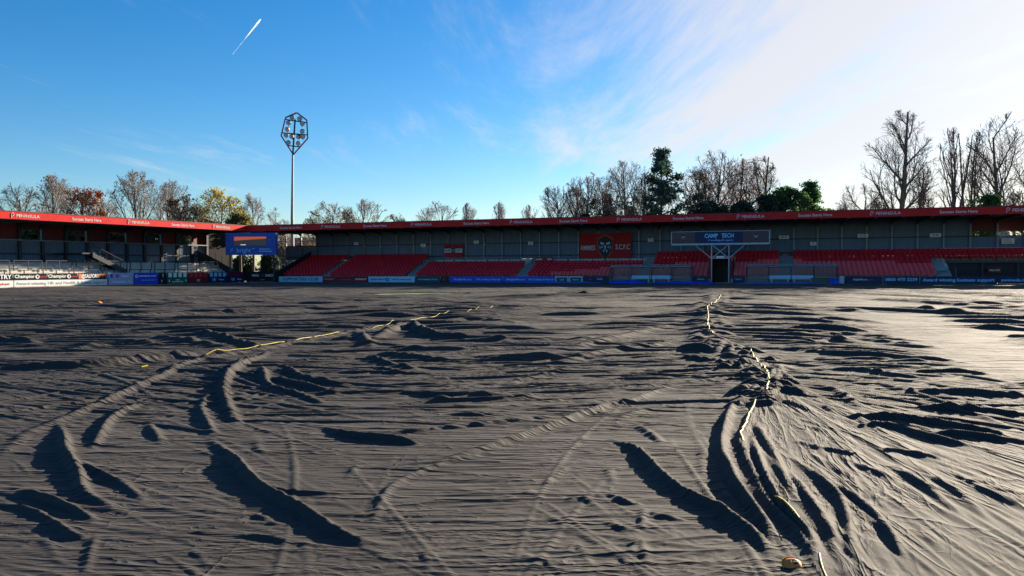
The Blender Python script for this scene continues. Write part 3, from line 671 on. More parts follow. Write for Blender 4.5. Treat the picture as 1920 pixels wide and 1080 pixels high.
# small signs on the wall, each with a dark number
for (x, y, t) in ((668, 457, '3'), (793, 460, '12'), (893, 454, '5'), (995, 456, '10'), (1220, 450, '12'), (1470, 445, '20 19'), (1525, 457, '17'), (1618, 442, '21 22'), (1754, 441, '23 24'), (1882, 438, '25 26')):
    s, z = ML.px(x, y, DB - 0.3); wd = 0.34 if len(t) < 3 else 0.55
    o = MB().box(s - wd, s + wd, DB - 0.32, DB - 0.29, z - 0.2, z + 0.2).build('row_sign', M['board_white'], ms)
    lettering(t, 0.26, M['navy_print'], o, s, DB - 0.335, z, 0.008)
s, z = ML.px(1890, 452, DB - 0.3); o = MB().box(s - 0.6, s + 0.6, DB - 0.32, DB - 0.29, z - 0.28, z + 0.28).build('notice', M['board_white'], ms)
b = MB()
for k in range(3): b.box(s - 0.45, s + 0.45 - 0.1 * k, DB - 0.33, DB - 0.32, z - 0.17 + 0.14 * k, z - 0.11 + 0.14 * k)
b.build('notice_text', M['scarlet'], o)
s, z = ML.px(1472, 483, 7.5); o = MB().prism([(-.25, -.4), (.25, -.4), (.3, 0), (.25, .4), (-.25, .4), (-.3, 0)], 'y', 7.5, 7.7)
o.v = [(a + s, c, e + z) for a, c, e in o.v]; o.build('lifebelt_box', M['scarlet'], ms)

# ------------------------------------------------------------------ left terrace stand
ls = empty('terrace_stand', LF.W(0, 0), LF.rz, 'sunlit red fascia standing terrace at the left end of the ground', 'stand')
SLF = lambda x, d=0.0, y=480: LF.px(x, y, d)[0]
S0 = -62.0; DBL = 8.0
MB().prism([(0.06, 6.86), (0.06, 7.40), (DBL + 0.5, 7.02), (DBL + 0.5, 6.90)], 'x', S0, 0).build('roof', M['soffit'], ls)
fasl = MB().box(S0, 0, -0.03, 0.03, HB_, HF).build('fascia', M['red_panel'], ls)
for k in range(int(-S0 / 3.0)): link('fascia_panel', fp_me, fasl, (-3.0 * k - 3.0, 0, 0))
MB().box(S0, 0, -0.07, 0.05, HF, HF + 0.07).build('flashing', M['red_panel'], fasl)
for xp in (48, 260, 415):
    s = SLF(xp, -0.04, 415); p_logo(fasl, s - 1.25, -0.055, zf, 0.24, M['fascia_print']); lettering('PENINSULA', 0.42, M['fascia_print'], fasl, s + 0.25, -0.055, zf - 0.02, 0.004, 2.3)
for xp in (163, 343):
    s = SLF(xp, -0.04, 415); lettering('Success Starts Here', 0.42, M['fascia_print'], fasl, s, -0.055, zf - 0.03, 0.006, 3.3)
# corner roof between the two
p = [(v.x, v.y) for v in (LF.W(0, 0.06), ML.W(0, 0.06), ML.W(0, DB + 0.5), LF.W(0, DBL + 0.5))]
def loc(fr, v): q = Vector((v[0], v[1], 0)) - fr.o; return (q.dot(fr.e1), q.dot(fr.e2))
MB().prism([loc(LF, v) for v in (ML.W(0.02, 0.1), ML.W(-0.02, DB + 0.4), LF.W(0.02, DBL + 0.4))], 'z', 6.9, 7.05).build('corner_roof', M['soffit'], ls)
cols_px = [-75, -22, 37, 80, 124, 164, 203, 238, 271, 303, 332, 360, 388]
colm = MB().box(-0.16, 0.16, -0.15, 0.15, 0, 6.95).mesh('column', M['steel_dark'])
cs = [SLF(x, DBL - 0.2, 470) for x in cols_px]
while cs[0] > S0 + 4: cs.insert(0, cs[0] - 3.2)
rafl = MB().prism([(0.1, 6.62), (0.1, 6.86), (DBL - 0.1, 6.86), (DBL - 0.1, 6.3), (DBL - 0.7, 6.6)], 'x', -0.06, 0.06).mesh('rafter', M['steel_dark'])
zA, zB, zC = 2.3, 4.95, 6.3
bwl = MB().box(S0, cs[-1], DBL + 0.05, DBL + 0.15, 0, zA).build('back_wall', M['concrete'], ls)
for i, s in enumerate(cs):
    link('column', colm, ls, (s, DBL - 0.2, 0)); link('rafter', rafl, ls, (s, 0, 0))
    if i == len(cs) - 1: break
    wd = cs[i + 1] - s
    link('cladding_panel', ribbed(wd - 0.02, zB - zA - 0.02, 'cladding_panel', M['clad'], 0.22, 0.05), bwl, (s + 0.01, DBL, zA + 0.01))
    if i % 2 == len(cs) % 2: MB().box(s, s + wd, DBL, DBL + 0.05, zB + 0.12, 6.9).build('red_panel', M['red_panel'], bwl)
    else: MB().box(s, s + wd, DBL, DBL + 0.05, zC, 6.9).build('red_panel', M['red_panel'], bwl)
MB().box(S0, cs[-1], DBL - 0.42, DBL - 0.36, 3.45, 3.57).build('wall_rail', M['steel_dark'], ls)
MB().box(S0, cs[-1], DBL - 0.42, DBL - 0.36, zB - 0.02, zB + 0.1).build('wall_rail', M['steel_grey'], ls)
sE = SLF(440, 1, 500)
MB().box(cs[-1] + 0.1, SLF(436, DBL, 470), DBL, DBL + 0.08, 0, 6.88).build('corner_shade_panel', M['rubber'], ls)  # added panel closing the corner gap, near-black to stand for the shade there
pr = [(0.8, -0.2)]
for r in range(9): pr += [(0.8 + 0.5 * r, 0.45 + 0.26 * r), (1.3 + 0.5 * r, 0.45 + 0.26 * r)]
pr.append((7.8, 0.45 + 0.26 * 8))
pr.append((7.8, -0.2))
MB().prism(pr, 'x', S0, sE).build('terrace', M['concrete'], ls)
x = sE - 1.0
while x > S0 + 2:
    barrier(ls, x - 2.9, x, 3.1, 1.6, 2, 1.1); barrier(ls, x - 4.2, x - 1.4, 1.5, 0.7, 2, 1.0); x -= 3.35
# stair with handrails running down along the terrace
a0, a1 = SLF(168, 3.0, 480), SLF(232, 3.0, 480)
b = MB()
for k in range(12):
    t = k / 12; s = a0 + (a1 - a0) * t; b.box(s, s + (a1 - a0) / 12, 2.5, 3.6, 3.5 - 2.0 * t, 3.62 - 2.0 * t)
st = b.build('staircase', M['steel_dark'], ls)
for d in (2.45, 3.65):
    b = MB(); b.prism([(a0, 3.1), (a0, 3.6), (a1, 1.6), (a1, 1.1)], 'y', d - 0.04, d + 0.04)
    for k in range(6):
        t = k / 5; s = a0 + (a1 - a0) * t; b.bar((s, d, 3.4 - 2 * t), (s, d, 4.5 - 2 * t), 0.035)
    b.bar((a0, d, 4.5), (a1, d, 2.5), 0.04); b.build('handrail', M['steel_dark'], st)
MB().box(a0 - 1.2, a0, 2.5, DBL - 0.4, 3.45, 3.6).build('landing', M['steel_dark'], ls)
MB().prism([(0.3, -0.1), (0.3, 1.3), (DBL, 4.4), (DBL, -0.1)], 'x', sE - 0.04, sE + 0.04).build('end_screen', M['steel_dark'], ls)
for k in range(6):
    d = 1 + k * 1.2; z = 1.3 + 3.1 * (d - 0.3) / 7.7; MB().bar((sE, d, z - 0.2), (sE, d, z + 0.9), 0.03).build('screen_post', M['steel_dark'], ls)

# ------------------------------------------------------------------ advertising boards
def board(fr, s0, s1, d, z0, z1, m, label, texts=(), group=None):
    """texts: (string, fraction along, fraction up, size, material, width)"""
    c = (s0 + s1) / 2; wd = (s1 - s0) - 0.03; h = z1 - z0
    e = empty('advertising_board', fr.W(c, d, 0), fr.rz, label, 'board', group)
    pn = MB().box(-wd / 2, wd / 2, -0.03, 0.03, z0, z1).build('panel', m, e)
    for x in (-wd / 2 + 0.1, wd / 2 - 0.1): MB().prism([(0.03, -0.12), (0.03, z1 - 0.05), (0.07, z1 - 0.05), (0.6, -0.12)], 'x', x - 0.03, x + 0.03).build('stay', M['steel_dark'], e)
    for t in texts:
        s_, fx, fz, size, mm = t[:5]; ww = t[5] if len(t) > 5 else None
        if s_ == '#ring':
            q = MB(); x, z = (fx - .5) * wd, z0 + fz * h
            for i in range(14):
                a, c2 = i / 14 * 6.283, (i + 1) / 14 * 6.283
                q.bar((x + size * math.cos(a), -0.035, z + size * math.sin(a)), (x + size * math.cos(c2), -0.035, z + size * math.sin(c2)), size * .35, k=4)
            q.build('emblem', mm, pn)
        elif s_ == '#bar': MB().box((fx - .5) * wd - ww / 2, (fx - .5) * wd + ww / 2, -0.036, -0.03, z0 + fz * h - size / 2, z0 + fz * h + size / 2).build('print_block', mm, pn)
        else: lettering(s_, size, mm, pn, (fx - .5) * wd, -0.036, z0 + fz * h, size * 0.02, ww)
    return e
W_, CY, NV, SC, OR, GR = M['white_paint'], M['cyan_print'], M['navy_print'], M['scarlet'], M['orange_print'], M['grey_print']
bd = -1.0
BL = lambda x: SL(x, bd, 526)
bz0, bz1 = 0.0, 0.72
board(ML, BL(462), BL(521), bd, 0, 1.35, M['black_board'], 'tall black corner board with spaced white lettering under the blue scoreboard',
      [('MARC', .3, .62, .42, W_, 1.15), ('DARCY', .74, .62, .42, W_, 1.3), ('Λ', .52, .62, .5, SC), ('DENIM', .52, .22, .22, GR)])
board(ML, BL(523), BL(605), bd, bz0, bz1, M['board_cyan'], 'pale blue board filled with big navy capitals, first right of the black corner board', [('SUPPORTERS CLUB', .5, .5, .55, NV, 5.4)])
board(ML, BL(606), BL(690), bd, bz0, bz1, M['board_red'], 'crimson board with small pale capitals at both ends', [('RIANBOT', .14, .5, .3, GR, 1.5), ('#bar', .5, .4, .03, GR, 1.6), ('RIANBOT', .85, .5, .3, W_, 1.6)])
board(ML, BL(691), BL(778), bd, bz0, bz1, M['board_cyan'], 'pale blue board with a dark round badge in its middle', [('#ring', .42, .5, .17, NV), ('Salford', .15, .5, .3, NV, 1.4), ('6.4.12', .32, .5, .35, NV, .9), ('www.community', .72, .5, .28, NV, 2.6)])
board(ML, BL(779), BL(825), bd, bz0, bz1, M['board_teal'], 'dark teal board with faint script left of the bright blue boards', [('Community Trust', .5, .5, .26, CY, 2.6)])
board(ML, BL(826), BL(842), bd, bz0, bz1, M['black_board'], 'short plain black board next to the dark teal board', [('#ring', .5, .55, .14, SC)])
for x0, x1, n, t1, t2 in ((843, 942, 'left', '//BrightHR.com', 'HR & Safety & Payroll'), (943, 1040, 'right', '//BrightHR.com', 'HR & Safety & Payroll')):
    board(ML, BL(x0), BL(x1), bd, bz0, bz1, M['board_blue'], 'bright blue board with pale blue web address, %s one of the pair' % n, [(t1, .25, .5, .3, CY, 2.4), (t2, .74, .5, .3, CY, 3.0)])
board(ML, BL(1041), BL(1066), bd, bz0, bz1, M['board_cyan'], 'short pale framed board with dark centre, nearer the bright blue boards', [('#bar', .5, .5, .5, M['board_teal'], 1.3), ('Legal', .5, .5, .26, CY)])
board(ML, BL(1067), BL(1092), bd, bz0, bz1, M['board_cyan'], 'short pale framed board with dark centre, nearer the navy board', [('#bar', .5, .5, .5, M['board_teal'], 1.3), ('Experts', .5, .5, .24, CY)])
board(ML, BL(1093), BL(1142), bd, bz0, bz1, M['navy'], 'navy board just left of the left dugout', [('Health', .65, .6, .24, CY), ('#bar', .3, .5, .08, SC, .3)])
board(ML, BL(1299), BL(1329), bd, bz0, bz1, M['navy'], 'short navy board between left dugout and tunnel', [('Support', .5, .6, .22, CY)])
board(ML, BL(1373), BL(1397), bd, bz0, bz1, M['navy'], 'short navy board between tunnel and right dugout', [('Support', .5, .6, .2, CY)])
board(ML, BL(1583), BL(1655), bd, bz0, bz1, M['navy'], 'navy board with small web address right of the right dugout', [('BrightHR.com', .42, .55, .24, W_, 1.3), ('#bar', .7, .5, .06, SC, .5)])
board(ML, BL(1656), BL(1724), bd, bz0, bz1, M['navy'], 'navy board with pale blue telephone number', [('0800 470 2239', .5, .55, .42, CY, 2.9)])
board(ML, BL(1725), BL(1870), bd, bz0, bz1, M['navy'], 'long navy board reading award winning business support', [('Award winning business support', .5, .5, .44, CY, 6.2)])
board(ML, BL(1871), BL(1985), bd, bz0, bz1, M['navy'], 'navy board at the right edge with pale blue web address', [('peninsula.com', .3, .5, .36, CY, 2.4)])
# left side, two tiers
ld = -1.0
BF = lambda x: SLF(x, ld, 522)
t0, t1, t2 = 0.0, 0.66, 1.34
board(LF, BF(-60), BF(25), ld + .08, t1 + .01, t2, M['black_board'], 'black upper board at the left edge with condensed white capitals', [('INDUSTRY', .62, .5, .62, W_, 2.8)])
for x0, x1, n in ((26, 89, 'left'), (90, 146, 'right')):
    board(LF, BF(x0), BF(x1), ld + .08, t1 + .01, t2, M['black_board'], 'black upper board with white script and ball badge, %s of two alike' % n, [('Champions', .36, .55, .46, W_, 2.2), ('#ring', .70, .5, .17, W_), ('academy', .87, .5, .22, SC)])
board(LF, BF(147), BF(201), ld + .08, t1 + .01, t2, M['black_board'], 'black upper board with white handle and orange letters', [('#bar', .07, .5, .5, OR, .35), ('@SALFORD', .42, .5, .56, W_, 2.0), ('CITYFC', .82, .5, .56, OR, 1.2)])
board(LF, BF(-60), BF(25), ld, t0, t1, M['board_white'], 'white lower board at the left edge with red letters', [('employer', .75, .5, .36, SC)])
board(LF, BF(26), BF(201), ld, t0, t1, M['board_white'], 'long white lower board about health and safety support', [('Award-winning HR and Health & Safety support', .5, .5, .42, GR, 9.6), ('#bar', .5, .06, .03, SC, 10.5)])
board(LF, BF(203), BF(250), ld, t0, t2, M['board_lilac'], 'tall lilac board with red ring and white word, where the sunlight ends', [('#ring', .35, .74, .15, SC), ('Oxygen', .65, .74, .3, W_), ('#bar', .12, .75, .36, M['board_blue'], .3), ('Champions', .4, .26, .34, W_, 1.7), ('#ring', .83, .27, .12, W_)])
board(LF, BF(251), BF(296), ld, t0, t2, M['board_blue'], 'tall blue board with white web address left of the narrow black board', [('#ring', .1, .7, .15, W_), ('systemgroup.co.uk', .55, .72, .26, W_, 2.2), ('#bar', .6, .35, .05, CY, 1.8)])
board(LF, BF(297), BF(312), ld, t0, t2, M['black_board'], 'narrow tall black board between blue and green boards', [('#bar', .55, .75, .4, CY, .12), ('#bar', .4, .25, .25, W_, .08)])
def quad(x0, x1, mtop, mlow, label, texts):
    texts = [('#bar', .14 + .24 * k, .76, .52, mtop, .46) for k in range(4)] + texts
    board(LF, BF(x0), BF(x1), ld, t0, t2, mlow, label, texts)
quad(313, 352, M['board_white'], M['board_green'], 'green board with four white squares along its top', [('GREEN', .5, .32, .2, W_), ('GROUNDWORKS', .5, .16, .2, W_), ('#bar', .1, .25, .3, W_, .12), ('#bar', .9, .25, .3, W_, .12)])
quad(353, 390, M['scarlet'], M['board_red'], 'dark red board with four scarlet squares along its top', [('#bar', .5, .25, .3, GR, .5)])
quad(391, 425, M['board_cyan'], M['navy'], 'navy board with four pale blue squares and a big W', [('W', .3, .26, .6, CY), ('Watson', .7, .28, .26, W_)])
quad(427, 458, M['board_red'], M['navy'], 'navy board with crimson squares and a big W beside the black corner board', [('W', .3, .26, .6, CY), ('Watson', .7, .28, .26, W_)])

# ------------------------------------------------------------------ scoreboard at the corner
ctr = at_depth(470.5, 478, 100.5); fz = -0.06
sb = empty('scoreboard', (ctr.x, ctr.y, 0), fz, 'blue electronic scoreboard hung in the corner between the two stands', 'scoreboard')
zb = ctr.z; wsb, hsb = 6.75, 2.86
cab = MB().box(-wsb / 2, wsb / 2, 0, 0.5, zb, zb + hsb).build('cabinet', M['score_blue'], sb)
MB().box(-2.2, 2.05, -0.02, 0, zb + 1.22, zb + 2.36).build('screen', M['led_dark'], cab)
MB().prism([(-2.2, 2.36), (2.05, 2.36), (2.05, 2.1), (0, 2.0), (-2.2, 1.86)], 'y', -0.03, -0.02).build('screen_picture', M['led_orange'], cab).location = (0, 0, zb)
MB().box(-1.35, -0.65, -0.03, -0.02, zb + 1.27, zb + 1.38).build('screen_caption', M['led_white'], cab)
MB().box(-wsb / 2 + .05, wsb / 2 - .05, -0.015, 0, zb + 1.08, zb + 1.10).build('cabinet_joint', M['navy_print'], cab)
SH = [(-.26, .28), (0, .42), (.26, .28), (.24, -.1), (0, -.42), (-.24, -.1)]
def crest(parent, x, y, z, k, detail=True):
    q = MB().prism([(x + a * k * 1.12, z + c * k * 1.12) for a, c in SH], 'y', y - 0.01, y).build('crest_border', M['scarlet'], parent)
    q2 = MB().prism([(x + a * k, z + c * k) for a, c in SH], 'y', y - 0.02, y - 0.01).build('crest', M['black_board'], parent)
    b = MB()
    for sg in (-1, 1):   # a lion's face: brow, eyes, muzzle, mane strokes
        b.prism([(x + sg * .03 * k, z + .16 * k), (x + sg * .16 * k, z + .20 * k), (x + sg * .18 * k, z + .13 * k), (x + sg * .06 * k, z + .09 * k)], 'y', y - 0.03, y - 0.02)
        b.prism([(x + sg * .06 * k, z + .02 * k), (x + sg * .15 * k, z + .06 * k), (x + sg * .13 * k, z - .02 * k)], 'y', y - 0.03, y - 0.02)
        b.prism([(x + sg * .02 * k, z - .06 * k), (x + sg * .09 * k, z - .10 * k), (x + sg * .05 * k, z - .18 * k)], 'y', y - 0.03, y - 0.02)
        b.prism([(x + sg * .17 * k, z + .03 * k), (x + sg * .21 * k, z + .08 * k), (x + sg * .17 * k, z - .1 * k)], 'y', y - 0.03, y - 0.02)
    b.prism([(x - .03 * k, z + .08 * k), (x + .03 * k, z + .08 * k), (x + .02 * k, z - .05 * k), (x - .02 * k, z - .05 * k)], 'y', y - 0.03, y - 0.02)
    b.build('lion_face', M['cyan_print'], parent)
for x in (-2.75, 2.7): crest(cab, x, 0, zb + 1.95, 0.6)
lettering('bright', 0.8, M['cyan_print'], cab, -0.95, -0.01, zb + 0.6, 0.0); lettering('HR', 0.3, M['cyan_print'], cab, 0.35, -0.01, zb + 0.8, 0.0)
p_logo(cab, -2.5, -0.02, zb + 0.6, 0.25, M['cyan_print'])
b = MB()
for k, l in ((0, 1.7), (1, 1.5)): b.box(1.1, 1.1 + l, -0.012, 0, zb + 0.42 + .28 * k, zb + 0.52 + .28 * k)
b.build('small_print', M['cyan_print'], cab)
for x in (-2.9, 2.9): MB().bar((x, 0.3, 0), (x, 0.3, zb), 0.11).build('post', M['steel_dark'], sb)
MB().bar((3.42, -0.1, zb + hsb - 0.12), (3.42, 0.2, zb + hsb - 0.12), 0.12).build('lamp', M['white_paint'], sb)

# ------------------------------------------------------------------ gantry sign above the tunnel
gd = 0.35
gx0, gz0 = ML.px(1260, 458, gd); gx1, gz1 = ML.px(1442, 433, gd); gz0 = ML.px(1350, 458, gd)[1]; gz1 = ML.px(1350, 434, gd)[1]
c = (gx0 + gx1) / 2; wd = gx1 - gx0
g = empty('gantry_sign', ML.W(c, gd), ML.rz, 'long dark sign with white steel frame on braced posts over the tunnel', 'sign')
pn = MB().box(-wd / 2, wd / 2, 0, 0.12, gz0 + .12, gz1).build('panel', M['navy'], g)
for x0, x1 in ((-wd / 2 + .05, -wd * .255), (wd * .24, wd / 2 - .05)): MB().box(x0, x1, -0.012, 0, gz0 + .16, gz1 - .04).build('side_panel', mat('maroon_board', (0.05, 0.008, 0.02), 0.4, 0.15, 1.5), pn)
for x in (-wd * .38, wd * .37): crest(pn, x, -0.02, (gz0 + gz1) / 2 + .05, 1.0)
lettering('CAMP', 0.62, M['cyan_print'], pn, -0.9, -0.02, (gz0 + gz1) / 2 + .22, 0.015, 1.4); lettering('TECH', 0.62, M['cyan_print'], pn, 0.85, -0.02, (gz0 + gz1) / 2 + .22, 0.015, 1.3)
lettering('IT solutions and support', 0.2, M['cyan_print'], pn, 0.1, -0.02, (gz0 + gz1) / 2 - .25, 0.004, 2.6); lettering('official partner of the club', 0.16, M['board_blue'], pn, 0, -0.02, gz0 + .27, 0.004, 3.0)
b = MB()
for i in range(12):
    a0_, a1_ = R(150 + i * 19), R(150 + (i + 1) * 19)
    b.bar((0.0 + .42 * math.cos(a0_), -0.02, (gz0 + gz1) / 2 + .15 + .5 * math.sin(a0_)), (.42 * math.cos(a1_), -0.02, (gz0 + gz1) / 2 + .15 + .5 * math.sin(a1_)), 0.02, k=4)
b.build('swoosh', M['cyan_print'], pn)
b = MB().box(-wd / 2 - .06, wd / 2 + .06, -0.08, 0.2, gz0 - .06, gz0 + .12)
b.box(-wd / 2 - .08, -wd / 2, -0.05, 0.16, gz0 + .12, gz1 + .05); b.box(wd / 2, wd / 2 + .08, -0.05, 0.16, gz0 + .12, gz1 + .05); b.box(-wd / 2, wd / 2, -0.03, 0.13, gz1, gz1 + .05)
b.build('frame', M['steel_white'], g)
pl, pr_ = ML.px(1334, 485, gd)[0] - c, ML.px(1366.5, 485, gd)[0] - c; zk = ML.px(1350, 484.5, gd)[1]
for x in (pl, pr_): MB().bar((x, 0.1, 0), (x, 0.1, gz0), 0.065).build('post', M['steel_white'], g)
bl, br = ML.px(1302, 458, gd)[0] - c, ML.px(1398, 458, gd)[0] - c
for a_, c_ in (((pl, gz0), (pr_, zk)), ((pr_, gz0), (pl, zk)), ((bl, gz0), (pl, zk)), ((br, gz0), (pr_, zk)), ((pl, zk), (pr_, zk))):
    MB().bar((a_[0], 0.1, a_[1]), (c_[0], 0.1, c_[1]), 0.05).build('brace', M['steel_white'], g)

# ------------------------------------------------------------------ banners on the back wall
def cloth(wd, h, m, bands=None, seed=0):
    b = MB(); nx, nz = 16, 8; r = random.Random(seed)
    for j in range(nz + 1):
        for i in range(nx + 1):
            x = i / nx; z = j / nz
            b.v.append(((x - .5) * wd, 0.06 * math.sin(x * 9 + seed) * (0.5 + z * .5) + r.uniform(-.01, .01), (z - 1) * h - 0.12 * math.sin(x * math.pi) * (1 if j == nz else .6)))
    for j in range(nz):
        for i in range(nx):
            a = j * (nx + 1) + i; b.f.append((a, a + 1, a + nx + 2, a + nx + 1))
    return b
d_ = DB - 0.5
x0, z1 = ML.px(1087, 437, d_); x1, z0 = ML.px(1184, 487, d_); c = (x0 + x1) / 2
bn = empty('club_banner', ML.W(c, d_, z1), ML.rz, 'large red cloth banner with black lion shield on the back wall', 'banner')
cb = cloth(x1 - x0, z1 - z0, M['banner_red'], seed=1).build('cloth', M['banner_red'], bn); hb = z1 - z0
lettering('AMMIES', .85, M['banner_white'], cb, -2.2, -0.1, -hb * .56, .012, 1.95); lettering('S.C.F.C', .85, M['banner_white'], cb, 2.2, -0.1, -hb * .54, .012, 1.8)
crest(cb, 0, -0.1, -hb * .55, 3.6)
x0, z1 = ML.px(833, 458, d_); x1, z0 = ML.px(868, 481, d_); c = (x0 + x1) / 2; hb = z1 - z0
fl = empty('supporters_flag', ML.W(c, d_, z1), ML.rz, 'small red and white striped flag with dark shield on the back wall', 'flag')
cb = cloth(x1 - x0, hb, M['banner_red'], seed=3).build('cloth', M['banner_red'], fl)
MB().box(-(x1 - x0) / 2 + .02, (x1 - x0) / 2 - .02, -0.09, -0.085, -hb * .68, -hb * .36).build('white_band', M['banner_white'], cb)
crest(cb, 0, -0.1, -hb * .52, 1.1); lettering('SALFORD', .3, M['navy_print'], cb, -.85, -.1, -hb * .52, .01, .9); lettering('CITY', .3, M['navy_print'], cb, .85, -.1, -hb * .52, .01, .8)
x0, z1 = ML.px(1003, 482, 5.2); x1, z0 = ML.px(1038, 494, 5.2); c = (x0 + x1) / 2
fl = empty('rail_banner', ML.W(c, 5.22, z1), ML.rz, 'small crimson banner tied to the barrier behind the seats', 'banner')
cb = MB().box(-(x1 - x0) / 2, (x1 - x0) / 2, 0, 0.02, z0 - z1, 0).build('cloth', M['board_red'], fl)
lettering('HOME', .3, M['banner_white'], cb, -.7, -.01, -.3, .01); lettering('END', .3, M['banner_white'], cb, .7, -.01, -.3, .01)

# ------------------------------------------------------------------ dugouts
def dugout(x0, x1, label, benches):
    a, c2 = SL(x0, -1.9, 528), SL(x1, -1.9, 528); cc = (a + c2) / 2; wd = c2 - a; h = 1.95; dp = 1.5
    e = empty('dugout', ML.W(cc, -1.9), ML.rz, label, 'dugout', 'team shelters either side of the tunnel')
    n = 4; hw = wd / 2
    for i in range(n + 1):
        x = -hw + wd * i / n
        b = MB(); b.bar((x, 0, 0), (x, 0, h - .15), .04); b.bar((x, 0, h - .15), (x, .5, h), .04); b.bar((x, .5, h), (x, dp, h - .25), .04); b.bar((x, dp, h - .25), (x, dp, 0), .04); b.build('frame_hoop', M['steel_dark'], e)
    b = MB()
    for y, z in ((0, h - .15), (.5, h), (dp, h - .25), (dp, .6)): b.box(-hw, hw, y - .035, y + .035, z - .04, z + .04)
    b.build('frame_rail', M['steel_grey'], e)
    for i in range(n):
        x = -hw + wd * i / n + .05; q = wd / n - .1
        MB().box(x, x + q, dp - .02, dp, .1, h - .3).build('back_pane', M['poly'], e)
        b = MB(); b.prism([(0.02, h - .16), (.5, h - .02), (dp - .04, h - .27), (dp - .04, h - .25), (.5, h), (0.02, h - .14)], 'x', x, x + q); b.build('roof_pane', M['poly'], e)
        if i in benches:
            bb = MB().box(x, x + q, .9, 1.25, .42, .5); bb.box(x, x + q, 1.22, 1.28, .52, .82); bb.box(x + .2, x + .3, 1.0, 1.2, 0, .42); bb.box(x + q - .3, x + q - .2, 1.0, 1.2, 0, .42); bb.build('bench', M['board_cyan'], e)
    for x in (-hw, hw): MB().box(x - .01, x + .01, .05, dp - .05, .1, h - .3).build('side_pane', M['poly'], e)
    return e
dugout(1143, 1296, 'glazed team dugout left of the players tunnel', (1, 2))
dugout(1399, 1571, 'glazed team dugout right of the players tunnel', (1, 2))
v = ML.W(SL(1578, -1.6, 528), -1.6); e = empty('ground_cabinet', v, ML.rz, 'small pale cabinet at the right end of the right dugout', 'cabinet')
MB().box(-.22, .22, -.15, .15, 0, .75).build('body', M['board_cyan'], e); MB().box(-.2, .2, -.165, -.15, .05, .7).build('door', M['steel_white'], e)
v = ML.W(SL(1540, -2.4, 530), -2.1); e = empty('kit_hamper', v, ML.rz, 'olive kit hamper in front of the right dugout', 'hamper')
MB().box(-.95, .95, -.2, .25, 0, .5).build('body', mat('olive_canvas', (.09, .09, .04), .8, .3, 3), e); MB().box(-.98, .98, -.22, .27, .5, .58).build('lid', M['steel_dark'], e)

# blue sheeting heaped on the touchline
def heap(x0, x1, d, h, name, label, m, seed, cat):
    a, c2 = SL(x0, d, 532), SL(x1, d, 532); r = random.Random(seed); nx, ny = max(8, int((c2 - a) * 3)), 9; b = MB(); w_ = 1.1
    for j in range(ny + 1):
        for i in range(nx + 1):
            x = i / nx; y = j / ny; e_ = math.sin(math.pi * x) ** .3 * math.sin(math.pi * y) ** .7
            b.v.append(((x - .5) * (c2 - a), (y - .5) * w_ + r.uniform(-.03, .03), max(0, e_ * h * (.65 + .35 * math.sin(x * 31 + seed) * math.sin(y * 7 + x * 9)) + r.uniform(-.03, .03) * e_)))
    for j in range(ny):
        for i in range(nx):
            q = j * (nx + 1) + i; b.f.append((q, q + 1, q + nx + 2, q + nx + 1))
    v = ML.W((a + c2) / 2, d, 0.0)
    tag(b.build(name, m, None, v, ML.rz, True), label, cat)
heap(1140, 1215, -3.6, .45, 'blue_sheet', 'bright blue plastic sheet heaped in front of the left dugout', M['blue_tarp'], 1, 'sheet')
heap(1222, 1345, -3.7, .32, 'blue_sheet', 'long bright blue plastic sheet lying before the tunnel mouth', M['blue_tarp'], 2, 'sheet')
heap(1553, 1572, -2.9, .8, 'blue_bag', 'bright blue bulging bag at the foot of the right dugout', M['blue_tarp'], 3, 'bag')
heap(1380, 1560, -3.9, .22, 'blue_sheet', 'flat blue sheet on the touchline before the right dugout', M['blue_net'], 5, 'sheet')
heap(985, 1130, -3.8, .22, 'blue_sheet', 'flat blue sheet on the touchline left of the left dugout', M['blue_net'], 6, 'sheet')

# training markers
def marker(pos, k, label, tilt=0.0):
    e = empty('training_marker', pos, 0.3, label, 'marker cone'); b = MB(); n = 20
    pf = [(0.10, 0.0), (0.095, 0.004), (0.07, 0.03), (0.045, 0.055), (0.028, 0.06), (0.026, 0.054), (0.066, 0.026), (0.09, 0.0)]
    for r_, z in pf:
        for i in range(n): b.v.append((r_ * k * math.cos(6.2832 * i / n), r_ * k * math.sin(6.2832 * i / n), z * k))
    for j in range(len(pf) - 1):
        for i in range(n): b.f.append((j * n + i, j * n + (i + 1) % n, (j + 1) * n + (i + 1) % n, (j + 1) * n + i))
    o = b.build('dish', M['orange'], e, smooth=True)
    b = MB()
    for i in range(n): b.bar((.1 * k * math.cos(6.2832 * i / n), .1 * k * math.sin(6.2832 * i / n), .006 * k), (.1 * k * math.cos(6.2832 * (i + 1) / n), .1 * k * math.sin(6.2832 * (i + 1) / n), .006 * k), .007 * k, k=5)
    b.build('rim', M['rope'], e); e.rotation_euler = (tilt, 0, 0.2)
    return e
v = gnd(1487, 1052, 0.06); marker((v.x, v.y, hgt(v.x, v.y) - .012), .62, 'orange marker dish with yellow rim tucked in the near seam fold', 0.5)
v = gnd(185, 569.5, 0.1); marker((v.x, v.y, hgt(v.x, v.y) + .02), 1.5, 'small orange marker far out on the left cover')

